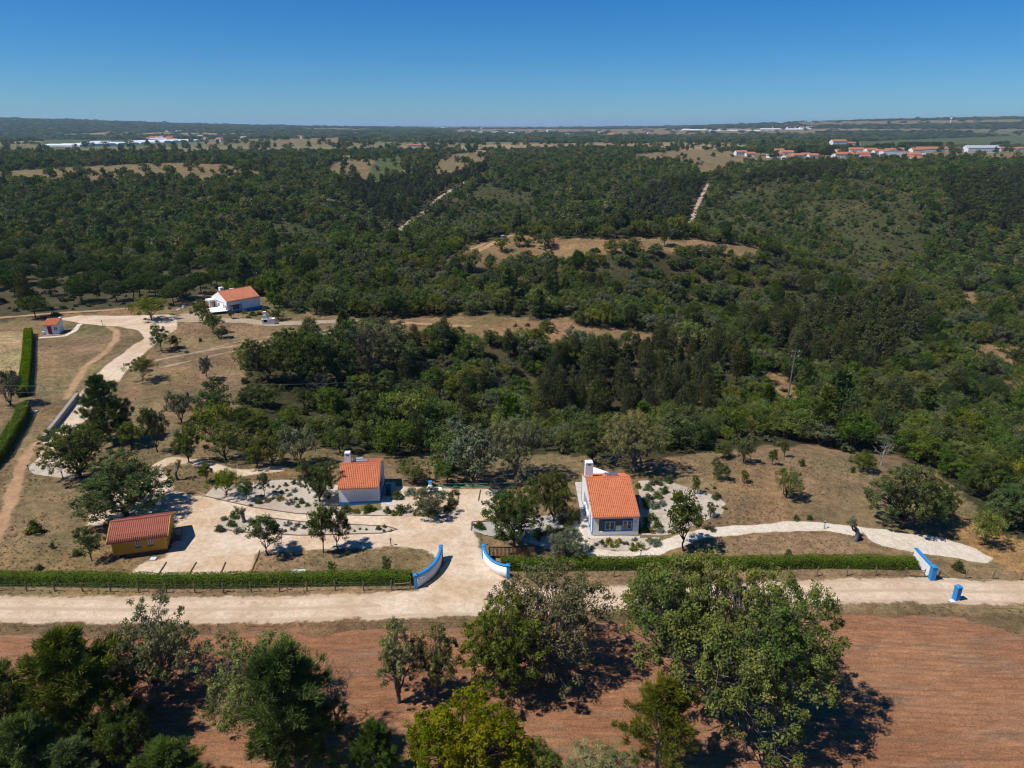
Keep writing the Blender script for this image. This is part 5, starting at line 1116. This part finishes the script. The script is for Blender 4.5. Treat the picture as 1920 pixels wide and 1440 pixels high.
def side_gate():
    t = thing('gate_wall', 'straight white wall with blue sloping coping at the right entrance', 'wall', at(44.0, 63.2), math.radians(90)); Ln = 3.3
    MB().prism([(0, -.3), (Ln, -.3), (Ln, 1.5), (0, 1.45)], -.1, .1, 'y').build('wall', 'white_wall', t); MB().prism([(-.02, 1.45), (Ln + .02, 1.5), (Ln + .02, 1.6), (-.02, 1.55)], -.17, .17, 'y').build('coping', 'blue_paint', t)
    pillar(t, -.25, -.02, 0, 1.6, .5)
    q = thing('gate_pillar', 'lone blue gate pillar on the near side of the road at the right', 'pillar', at(44.6, 59.62), .25); pillar(q, 0, 0, 0, 1.6, .5, 'shaft'); MB().box(-.75, .25, -.3, .15, -.1, .10).build('footing', 'cover_white', q)
    b = thing('gate_sill', 'thin concrete strip crossing the road at the blue pillars', 'kerb'); p0, p1 = np.array([44.35, 62.7]), np.array([44.6, 59.8])
    m = MB().box(-.06, .06, 0, float(np.hypot(*(p1 - p0))), -.2, .105); b.location = at(*p1); m.build('strip', 'concrete', b, None, math.atan2(-(p0 - p1)[0], (p0 - p1)[1]))
side_gate()
# ------------------------------------------------------------------ hedges and fences
flat('hedge_core', (.012, .022, .004), .95, .2, 2, .1)
def hedge(label, pts, w, h, seed, dens=260, leaf=.13):
    rng = np.random.default_rng(seed); P_ = np.array(pts, float); t = thing('hedge', label, 'hedge', at(*P_[0])); o = np.array(t.location)
    seg = np.linalg.norm(np.diff(P_, axis=0), axis=1); L_ = seg.sum(); s = np.linspace(0, L_, max(4, int(L_ / .8))); cs = np.r_[0, np.cumsum(seg)]
    cx = np.interp(s, cs, P_[:, 0]); cy_ = np.interp(s, cs, P_[:, 1]); c = np.c_[cx, cy_]; tn = np.gradient(c, axis=0); tn /= np.linalg.norm(tn, axis=1, keepdims=True); nn = np.c_[-tn[:, 1], tn[:, 0]]; z = height(cx, cy_)
    hh = h * (1 + (vnoise(s, s * 0, 1.6, seed) - .5) * .22); ww = w * (1 + (vnoise(s, s * 0 + 7, 1.3, seed) - .5) * .25)
    k = len(s); f = .86
    V = np.r_[np.c_[c + nn * (ww * .5 * f)[:, None], z - .1], np.c_[c - nn * (ww * .5 * f)[:, None], z - .1], np.c_[c - nn * (ww * .42 * f)[:, None], z + hh * f], np.c_[c + nn * (ww * .42 * f)[:, None], z + hh * f]] - o
    i = np.arange(k - 1); Q = np.concatenate([np.c_[a * k + i, b * k + i, b * k + i + 1, a * k + i + 1] for a, b in ((0, 1), (1, 2), (2, 3), (3, 0))] + [np.array([[0, 3 * k, 2 * k, k], [k - 1, 2 * k - 1, 3 * k - 1, 4 * k - 1]])])
    obj('branches', np_mesh('branches', V, Q, ['hedge_core']), t)
    n = int(L_ * (w + 2 * h) * dens); u = rng.random(n) * (w + 2 * h); a = rng.random(n) * L_; X0 = np.interp(a, s, cx); Y0 = np.interp(a, s, cy_); zz = np.interp(a, s, z); N0 = np.interp(a, s, nn[:, 0]); N1 = np.interp(a, s, nn[:, 1]); H_ = np.interp(a, s, hh); W_ = np.interp(a, s, ww)
    side = np.where(u < h, -1, np.where(u < h + w, 0, 1)); lat = np.where(side == 0, (rng.random(n) - .5) * W_, side * W_ / 2) + rng.normal(size=n) * .06; up_ = np.where(side == 0, H_, rng.random(n) * H_) + np.where(side == 0, np.abs(rng.normal(size=n)) * .10 - .04, 0)
    p = np.c_[X0 + N0 * lat, Y0 + N1 * lat, zz + up_] - o; d = np.c_[N0 * side, N1 * side, np.where(side == 0, 1, .35)] + rng.normal(size=(n, 3)) * .5; d /= np.linalg.norm(d, axis=1, keepdims=True)
    tt = np.cross(d, rng.normal(size=(n, 3))); tt /= np.linalg.norm(tt, axis=1, keepdims=True); bb = np.cross(d, tt); sz = leaf * (.6 + .8 * rng.random(n))[:, None] * .5
    V = np.stack([p - tt * sz, p - bb * sz * .6, p + tt * sz, p + bb * sz * .6], 1).reshape(-1, 3); lv = np.repeat(.5 * rng.random(n) + .5 * vnoise(X0 + lat, Y0, .5, seed), 4)
    obj('foliage', np_mesh('foliage', V, quad_idx(len(V)), ['leaf_hedge'], {'lv': lv, 'lt': np.repeat(rng.random(n), 4)}), t)
hedge('long clipped green hedge along the road left of the gate', [(-72, 62.6), (-53, 62.55), (-36, 62.3), (-20, 62.3), (-10.4, 62.4)], 1.15, 1.15, 1)
hedge('clipped green hedge along the road right of the gate', [(-1.2, 65.1), (8, 65.2), (22, 65.4), (34, 65.4), (43.4, 65.0)], 1.15, 1.1, 2)
hp = [tuple(ground(x, y)[:2]) for x, y in ((55, 627), (52, 680), (47, 722), (44, 745))]
hedge('tall narrow hedge beside the tiny white hut', hp, 1.5, 1.5, 3, 110, .2)
hp = [tuple(ground(x, y)[:2]) for x, y in ((48, 770), (36, 800), (0, 858), (-30, 890))]
hedge('nearer tall hedge at the left edge of the picture', hp, 1.5, 1.5, 4, 130, .18)
def wire_fence(label, pts, step=3.15, h=1.15, seed=0, brace=None, lean=0):
    P_ = np.array(pts, float); t = thing('wire_fence', label, 'fence', at(*P_[0])); o = np.array(t.location); seg = np.linalg.norm(np.diff(P_, axis=0), axis=1); cs = np.r_[0, np.cumsum(seg)]; n = int(cs[-1] / step); rng = np.random.default_rng(seed); tops = []
    for k in range(n + 1):
        s = cs[-1] * k / n; x, y = np.interp(s, cs, P_[:, 0]), np.interp(s, cs, P_[:, 1]); z = hz(x, y); q = np.array([x, y, z]) - o; l = rng.normal(size=2) * .03 + np.array([lean, 0]); tops.append((q, l))
        MB().tube([tuple(q - [0, 0, .3]), tuple(q + [l[0], l[1], h + rng.normal() * .04])], [.075, .065], 7).build('post', 'post_wood', t)
    for z in (.2, .4, .6, .8, 1.0):
        MB().tube([tuple(q + np.array([l[0] * z, l[1] * z, z])) for q, l in tops], .004, 4, False).build('wire', 'wire', t)
    nv = int(cs[-1] / .9); m = MB()
    for k in range(nv):
        s = cs[-1] * (k + .5) / nv; x, y = np.interp(s, cs, P_[:, 0]), np.interp(s, cs, P_[:, 1]); q = np.array([x, y, hz(x, y)]) - o; m.tube([tuple(q + [0, 0, .05]), tuple(q + [0, 0, 1.0])], .003, 3, False)
    tag(m.build('mesh_wire', 'wire', t), kind='stuff')
    if brace is not None:
        for a, b in brace: MB().tube([tuple(np.array(a) - o), tuple(np.array(b) - o)], .05, 6).build('brace', 'post_wood', t)
wire_fence('wooden post and wire fence before the left hedge', [(-70, 61.15), (-53.2, 61.2), (-35, 61.0), (-20, 61.0), (-12.3, 61.0)], 2.85, brace=[((-12.3, 61.0, 1.0), (-10.35, 61.15, 1.05)), ((-12.2, 61.0, .25), (-10.45, 61.15, .8)), ((-10.4, 61.15, -.3), (-10.4, 61.15, 1.2))])
wire_fence('wooden post and wire fence before the right hedge', [(1.5, 63.5), (14, 63.6), (30, 63.6), (41.5, 63.4)], 2.95, seed=3, brace=[((41.5, 63.4, 1.0), (43.4, 63.3, 1.0)), ((41.6, 63.4, .3), (43.3, 63.3, .85)), ((43.4, 63.3, -.3), (43.4, 63.3, 1.2))])
wire_fence('leaning post and wire fence beyond the right entrance', [(44.9, 63.3), (50, 63.4), (57, 63.0), (68, 62.6)], 2.7, seed=5, lean=.14, brace=[((44.8, 63.2, 1.05), (46.2, 63.35, .1))])
def green_rail():
    a, b = ground(826, 917), ground(968, 916); t = thing('rope_rail', 'green rope rail on short posts along the back of the parking space', 'railing', tuple(a)); d = b - a; n = 4
    for k in range(n): q = d * k / (n - 1); MB().tube([(q[0], q[1], -.3), (q[0], q[1], .95)], .06, 7).build('post', 'post_wood', t)
    for z in (.8, .35): MB().tube([tuple(d * f + np.array([0, 0, z - .06 * math.sin(f * 3 * math.pi) ** 2])) for f in np.linspace(0, 1, 19)], .045, 6).build('rope', 'green_rail', t)
green_rail()
# ------------------------------------------------------------------ small things on the ground
def log_edging(label, pts, r=.09):
    q = [ground(*p) for p in pts]; t = thing('timber_edging', label, 'edging', tuple(q[0]))
    for a, b in zip(q[:-1], q[1:]):
        L_ = np.linalg.norm(b - a); n = max(1, round(L_ / 2.4))
        for k in range(n):
            s, e = a + (b - a) * (k / n), a + (b - a) * ((k + .985) / n); s, e = s - q[0], e - q[0]; MB().tube([(s[0], s[1], s[2] + .09), (e[0], e[1], e[2] + .09)], r, 7).build('log', 'old_wood', t)
log_edging('timber edging along the front of the upper gravel garden', [(383, 931), (430, 942), (480, 953), (555, 964), (600, 966), (700, 968), (832, 971), (858, 947), (860, 920)])
log_edging('timber edging round the lower gravel island', [(403, 988), (440, 998), (560, 1005), (716, 1001), (745, 994), (725, 988), (640, 984), (560, 979), (480, 969)])
log_edging('timber edging of the small bed right of the driveway', [(884, 996), (885, 980), (960, 975)]); log_edging('timber border on the left side of the front lawn', [(487, 1034), (476, 1062), (466, 1088)])
for i, (a, b, lb) in enumerate((((312, 1056), (293, 1085), 'parking sleeper nearest the orange hut'), ((368, 1056), (350, 1086), 'middle parking sleeper on the sand'), ((423, 1056), (411, 1083), 'parking sleeper nearest the front lawn'), ((901, 920), (897, 940), 'short sleeper dividing the parking space by the green rail'))):
    p, q = ground(*a), ground(*b); t = thing('parking_sleeper', lb, 'sleeper', tuple(p)); d = q - p; MB().tube([(0, 0, .1), (d[0], d[1], d[2] + .1)], .10, 6).build('beam', 'old_wood', t)
def light(px, py, lb):
    p = ground(px, py); t = thing('path_light', lb, 'lamp', tuple(p)); MB().cyl(0, 0, -.1, .85, .06, .06, 8).build('stem', 'grey_cap', t); MB().cyl(0, 0, .85, 1.05, .10, .10, 10).build('head', 'dark_panel', t); MB().cyl(0, 0, 1.05, 1.10, .12, .07, 10).build('cap', 'grey_cap', t)
for x, y, lb in ((733, 1024, 'dark path light on the edge of the front lawn'), (1201, 1045, 'dark path light by the bend of the pale footpath'), (1545, 992, 'dark path light midway along the pale footpath'), (54, 884, 'dark path light at the left end of the gravel pad'), (118, 897, 'dark path light at the right end of the gravel pad'), (192, 609, 'dark path light at the top of the field lane'), (60, 772, 'short marker post in the verge beside the tall hedge')): light(x, y, lb)
def cover_slab(px, py, w, d, lb, h=.18):
    p = ground(px, py); t = thing('concrete_cover', lb, 'cover', tuple(p), .05); MB().box(-w / 2, w / 2, -d / 2, d / 2, -.2, h).build('frame', 'concrete', t); MB().box(-w / 2 + .05, w / 2 - .05, -d / 2 + .05, d / 2 - .05, h, h + .05).build('lid', 'cover_white', t); MB().box(-.1, .1, -.03, .03, h + .05, h + .08).build('handle', 'steel', t)
cover_slab(558, 1080, 1.55, 1.3, 'large white inspection cover on the lawn by the hedge', .35); cover_slab(288, 1050, .7, .6, 'small white inspection cover in front of the orange hut'); cover_slab(64, 773, 1.0, .8, 'white slab on the verge near the tall hedge')
for x, y, w_, lb in ((745, 937, 1.4, 'dark planter beside the terrace of the small cottage'),):
    p = ground(x, y); t = thing('planter', lb, 'planter', tuple(p)); MB().prism([(-.4, -.1), (.4, -.1), (.48, .5), (-.48, .5)], -.35, .35, 'y').build('pot', 'slate', t); obj('foliage', PROTO['shrub_green']['leaf'], t, (0, 0, .45))
def staked(px, py, lb, h=1.9):
    p = ground(px, py); t = thing('staked_sapling', lb, 'sapling', tuple(p))
    for a in range(3): MB().cyl(math.cos(a * 2.1) * .28, math.sin(a * 2.1) * .28, -.2, h * .72, .04, .04, 6).build('stake', 'post_wood', t)
    o = obj('crown', PROTO['oak_young0']['leaf'], t); o.scale = (.32, .32, h / 4.6); o = obj('trunk', PROTO['oak_young0']['wood'], t); o.scale = (.32, .32, h / 4.6)
staked(726, 1080, 'staked sapling on the front lawn near the left gate wall', 2.3); staked(624, 1082, 'staked sapling on the front lawn by the hedge', 1.8); staked(1303, 926, 'staked sapling at the top of the white sand slope', 2.6); staked(1332, 970, 'staked sapling at the right end of the white sand slope', 2.0); staked(1395, 905, 'staked sapling on the dry slope', 1.8)
def stone_wall():
    a, b = ground(80, 830), ground(146, 744); t = thing('stone_wall', 'low grey stone retaining wall along the field lane', 'wall', tuple(a)); d = b - a; L_ = np.hypot(d[0], d[1]); ang = math.atan2(d[1], d[0]); rng = np.random.default_rng(2); t.rotation_euler.z = ang
    n = int(L_ / .75); sl = d[2] / L_
    for k in range(n):
        x0, x1 = k * L_ / n, (k + .97) * L_ / n
        for r in range(3):
            z = r * .26; q = .3 + rng.normal() * .02; MB().prism([(-q, -.3 if r == 0 else z), (q, -.3 if r == 0 else z), (q - .02, z + .25), (-q + .02, z + .25)], x0 + (r % 2) * .3, min(L_, x1 + (r % 2) * .3), 'x').build('stone', 'stone', t).location.z = sl * (x0 + x1) / 2 + rng.normal() * .012
stone_wall()
def rocks():
    rs = random.Random(6)
    for i in range(16):
        x, y = rs.choice([(rs.uniform(268, 318), rs.uniform(597, 606)), (rs.uniform(318, 362), rs.uniform(574, 584))]); p = ground(x, y); bm = bmesh.new(); bmesh.ops.create_icosphere(bm, subdivisions=2, radius=rs.uniform(.3, .65))
        for v in bm.verts: v.co *= 1 + rs.uniform(-.16, .16); v.co.z *= .6
        me = bpy.data.meshes.new('boulder'); bm.to_mesh(me); bm.free(); me.materials.append(MAT['rock']); o = obj('boulder', me, None, (p[0], p[1], p[2] + .1)); tag(o, 'pale boulder in the rock garden beside the far cottage', 'boulder', 'rock garden boulders')
rocks()
# ------------------------------------------------------------------ poles and wires
def pole(label, px, py, h, arms=2, lean=.03):
    p = ground(px, py); t = thing('power_pole', label, 'pole', tuple(p)); MB().tube([(0, 0, -.5), (lean * h, 0, h)], [.19, .12], 8).build('shaft', 'pole_wood', t)
    for k in range(arms):
        z = h - .35 - k * 1.1; c = MB().box(lean * z - .9, lean * z + .9, -.06, .06, z - .06, z + .06).build('crossarm', 'pole_wood', t)
        for s in (-.8, .8): MB().cyl(lean * z + s, 0, z + .06, z + .3, .06, .04, 8).build('insulator', 'cover_white', c)
    return p, h
pA, hA = pole('tall power pole with crossarms on the wooded slope', 1476, 750, 11.8)
pB, hB = pole('power pole right behind the far cottage', 482, 552, 6.6, 1, -.02)
def wires():
    t = thing('power_line', 'power line wires sagging over the wooded valley', 'wire', (0, 0, 0))
    for s, z in ((-.8, .25), (.8, .25), (0, -.9)):
        a = np.array([pA[0] + s, pA[1], pA[2] + hA - .35 + z]); b = np.array([-150 + s, 92.0, 14 + z]); f = np.linspace(0, 1, 40); q = a + (b - a) * f[:, None]; q[:, 2] -= 5.5 * 4 * f * (1 - f); MB().tube([tuple(v) for v in q], .011, 4, False).build('wire', 'wire', t)
        b = np.array([pA[0] + 150 + s, pA[1] + 55, pA[2] + 14 + z]); q = a + (b - a) * f[:, None]; q[:, 2] -= 5 * 4 * f * (1 - f); MB().tube([tuple(v) for v in q], .011, 4, False).build('wire', 'wire', t)
wires()
p = ground(562, 534); t = thing('blue_barrel', 'small blue drum standing among trees right of the far cottage', 'drum', tuple(p)); MB().cyl(0, 0, -.1, 1.5, .38, .38, 14).build('body', 'blue_paint', t); MB().cyl(0, 0, 1.5, 1.56, .41, .41, 14).build('lid', 'blue_paint', t)
def vehicle():
    p = ground(944, 449); t = thing('off_road_vehicle', 'small dark off-road vehicle parked on the ridge track', 'vehicle', tuple(p), math.radians(-20))
    MB().prism([(-1.7, .45), (1.7, .45), (1.7, 1.0), (.75, 1.08), (-1.7, 1.08)], -.82, .82, 'x').build('body', 'car_blue', t)
    c = MB().prism([(-1.6, 1.08), (.7, 1.08), (.35, 1.78), (-1.5, 1.78)], -.76, .76, 'x').build('cabin', 'car_blue', t); MB().box(-.7, .7, -1.62, -1.57, 1.18, 1.65).build('rear_window', 'glass', c); MB().box(-.72, .72, -1.5, .3, 1.782, 1.84).build('roof', 'grey_cap', c)
    for x in (-.78, .78):
        for y in (-1.1, 1.1): w_ = MB().tube([(x - .11, y, .36), (x + .11, y, .36)], .36, 16).build('wheel', 'tyre', t); MB().tube([(x - .12, y, .36), (x + .12, y, .36)], .2, 12).build('rim', 'steel', w_)
    for x in (-.65, .65): MB().box(x - .1, x + .1, -1.73, -1.69, .75, .95).build('tail_light', 'red_paint', t)
vehicle()
# ------------------------------------------------------------------ the village and the plain
def far_house(px, py, w, d, h, rz, label, group, roof='far_roof', flat_roof=False, name='village_house'):
    if name == 'village_house': w, d, h = w * 1.3, d * 1.25, h * 1.35
    p = ground(px, py); t = thing(name, label, 'house', tuple(p), rz, group)
    MB().prism([(-d / 2, -1.5), (d / 2, -1.5), (d / 2, h), (0, h + (0 if flat_roof else d * .22)), (-d / 2, h)] if not flat_roof else [(-d / 2, -1.5), (d / 2, -1.5), (d / 2, h), (-d / 2, h)], -w / 2, w / 2, 'x').build('wall', 'far_white', t)
    if flat_roof: MB().box(-w / 2 - .2, w / 2 + .2, -d / 2 - .2, d / 2 + .2, h, h + .35).build('roof', roof, t)
    else:
        for s in (-1, 1): MB().prism([(s * (d / 2 + .4), h - .1), (0, h + d * .22 + .02), (0, h + d * .22 + .32), (s * (d / 2 + .4), h + .2)][::s], -w / 2 - .3, w / 2 + .3, 'x').build('roof', roof, t)
    for k in range(max(1, int(w / 4))):
        x = -w / 2 + (k + .5) * w / max(1, int(w / 4)); MB().box(x - .6, x + .6, -d / 2 - .06, -d / 2, 1.0, 2.2).build('window', 'dark_panel', t)
V1 = [(1388,291,14,9,3.6,.1),(1406,293,11,8,3,.0),(1452,296,16,10,4,.1),(1474,293,15,10,4.5,-.1),(1459,288,12,9,4,.0),(1478,300,13,9,3.4,.3),(1494,297,13,9,3.6,.2),(1509,295,11,8,3.4,.1),(1528,297,17,9,3.4,.0),(1580,296,22,10,4,.05),(1575,289,14,10,4,.1),(1604,288,18,11,5,-.1),(1615,295,16,10,4,.15),(1632,288,15,10,4.5,.1),(1650,290,18,10,4,.0),(1668,287,13,9,4,.1),(1690,286,15,10,4,.0),(1718,287,16,11,4,.05),(1745,286,40,12,4.5,.0),(1710,296,16,10,3.6,-.1),(1700,301,12,9,3.4,.2),(1715,304,11,8,3.4,.0),(1620,300,10,8,3.4,.1),(1795,284,11,9,3.5,.1),(1880,283,14,9,4,.1),(1898,284,15,9,4,.0),(1914,283,13,9,4,.1)]
for i, a in enumerate(V1): far_house(*a, 'white village house with orange roof on the far plateau', 'houses of the village on the plateau')
far_house(1675, 294, 30, 12, 6, 0, 'large flat-roofed white building in the middle of the village', None, 'far_grey', True); far_house(1838, 285, 46, 16, 5.5, .02, 'long white shed with grey roof right of the village', None, 'far_grey')
far_house(1571, 272, 26, 14, 6, .1, 'big farmhouse with orange roof on the green field above the village', None); 
for a in ((1585,273,20,10,4,.1),(1600,272,24,10,3.5,.0)): far_house(*a, 'low farm building beside the farmhouse above the village', 'farm buildings above the village')
for px, py, w, lb in ((625, 300, 16, 'orange-roofed house at the left of the central plain'), (614, 300, 10, 'pale house left of the orange-roofed one on the plain'), (903, 288, 16, 'white house on the hilltop field in the centre'), (912, 289, 14, 'orange-roofed house on the hilltop field in the centre'), (930, 288, 8, 'small white hut right of the hilltop houses'), (1073, 283, 9, 'pinkish house with tower-like gable on the ridge'), (1078, 290, 10, 'white house below the ridge trees'), (790, 275, 60, 'long low orange-roofed farm in the woods'), (650, 300, 9, 'small house among trees left of the field')):
    far_house(px, py, w, 8, 3.6, .1, lb, None, name='far_house')
rs = random.Random(11)
for i in range(46):
    px, py = rs.choice([(rs.uniform(860, 1050), rs.uniform(246, 252)), (rs.uniform(1040, 1280), rs.uniform(248, 256)), (rs.uniform(1440, 1560), rs.uniform(236, 242)), (rs.uniform(240, 640), rs.uniform(256, 266)), (rs.uniform(280, 330), rs.uniform(260, 265))])
    far_house(px, py, rs.uniform(16, 34), rs.uniform(10, 18), rs.uniform(4, 7), rs.uniform(-.4, .4), 'tiny pale house ' + ('near the left horizon' if px < 700 else 'by the thin water tower' if px < 1040 else 'right of the thin water tower' if px < 1300 else 'below the right horizon') + '', 'distant scattered houses', rs.choice(['far_roof', 'far_roof', 'far_grey']), name='distant_house')
def greenhouse(x0, x1, ya, yb, lb, n=9):
    A, B, C_ = ground(x0, yb), ground(x1, yb), ground((x0 + x1) / 2, ya); t = thing('greenhouse', lb, 'greenhouse', tuple(A)); w = np.hypot(*(B - A)[:2]); d = max(30, min(380, C_[1] - A[1])); t.rotation_euler.z = math.atan2(B[1] - A[1], B[0] - A[0]); pw = d / n
    for k in range(n):
        f = np.linspace(0, math.pi, 7); prof = [(k * pw + pw * .94, -2)] + [(k * pw + pw * .47 + pw * .47 * math.cos(a), 3.5 + 2.4 * math.sin(a)) for a in f] + [(k * pw, -2)]
        MB().prism(prof, 0, w, 'x').build('tunnel', 'greenhouse_film', t)
for a in ((84, 150, 268, 275, 'white greenhouse rows on the left plain, left block'), (150, 186, 266, 272, 'white greenhouse rows on the left plain, small right block'), (240, 308, 264, 268, 'white greenhouse strip right of the left blocks'), (332, 352, 245.5, 247.5, 'bright greenhouse strip near the left horizon'), (1258, 1322, 241.5, 243.5, 'white greenhouse strip on the right plain, left part'), (1330, 1425, 241, 245.5, 'large white greenhouse block on the right plain'), (1425, 1520, 240, 242.5, 'thin greenhouse strip behind the dark trees on the right plain'), (818, 875, 238.3, 239.6, 'thin white greenhouse line near the horizon'), (1450, 1475, 229, 231, 'white greenhouse speck on the right ridge')): greenhouse(*a, n=6)
def water_tower(px, py, h, lb):
    p = ground(px, py); t = thing('water_tower', lb, 'tower', tuple(p)); MB().cyl(0, 0, -2, h * .72, 3.2, 2.8, 14).build('shaft', 'far_white', t); MB().tube([(0, 0, h * .72), (0, 0, h * .80), (0, 0, h), (0, 0, h * 1.06)], [2.8, 6, 6, .5], 16).build('tank', 'far_white', t)
water_tower(1782, 232, 34, 'pale water tower standing on the right horizon'); water_tower(903, 247, 22, 'thin pale water tower on the central plain')
# village pines
for i, (x, y, n, lb) in enumerate(((1655, 284, 5, 'left'), (1770, 279, 9, 'row'), (1790, 279, 4, 'single'), (1868, 277, 6, 'right'))): pass
for i, (x, y) in enumerate([(1500,288),(1512,287),(1524,287),(1556,287),(1562,286),(1660,282),(1645,283),(1690,280),(1700,279),(1712,279),(1724,279),(1736,279),(1748,279),(1758,279),(1780,277),(1862,276),(1874,275),(1886,274),(1545,299),(1553,298),(1448,302),(1425,292)]):
    p = ground(x, y); plant('umbrella_pine', 'umbrella%d' % (i % 2), tuple(p), 17, 13, i * .7, 'dark umbrella pine standing over the village roofs', 'pine', 'village pines')
p0, p1 = ground(1722, 303), ground(1733, 288); sheet('village_road', 'paving', [('line', np.array([p0[:2], p1[:2]]), 9)], .3, 3)
# ------------------------------------------------------------------ the air
def build_haze():
    m = bpy.data.materials.new('haze'); m.use_nodes = True; n = m.node_tree; n.nodes.clear()
    o = n.nodes.new('ShaderNodeOutputMaterial'); v = n.nodes.new('ShaderNodeVolumePrincipled'); n.links.new(v.outputs[0], o.inputs['Volume'])
    v.inputs['Color'].default_value = (.5, .74, 1, 1); v.inputs['Density'].default_value = 6e-5; v.inputs['Anisotropy'].default_value = .1
    MAT['haze'] = m
    b = MB().box(-60000, 60000, -3000, 45000, -60, 150)
    tag(b.build('haze', 'haze'), 'faint blue haze over the far countryside', 'haze', kind='stuff')
build_haze()

# ------------------------------------------------------------------ look-alikes: say which one, counted from the left
def ordinal(n):
    small = 'first second third fourth fifth sixth seventh eighth ninth tenth eleventh twelfth thirteenth fourteenth fifteenth sixteenth seventeenth eighteenth nineteenth twentieth'.split()
    return small[n] if n < 20 else ('twenty-' if n < 29 else 'thirty-') + small[(n - 20) % 10]
def single_out():
    bpy.context.view_layer.update(); by = {}
    for o in COL.objects:
        if o.parent is None and o.get('group') and o.get('category'): by.setdefault((o['group'], o['label']), []).append(o)
    for (g, lb), os_ in by.items():
        if 1 < len(os_) <= 28:
            os_.sort(key=lambda o: float(project(np.array(o.location))[0]))
            for i, o in enumerate(os_): o['label'] = lb + ', ' + (('leftmost' if i == 0 else 'rightmost' if i == len(os_) - 1 else ordinal(i) + ' from the left') if len(os_) > 2 else ('left' if i == 0 else 'right') + ' one of two')
single_out()
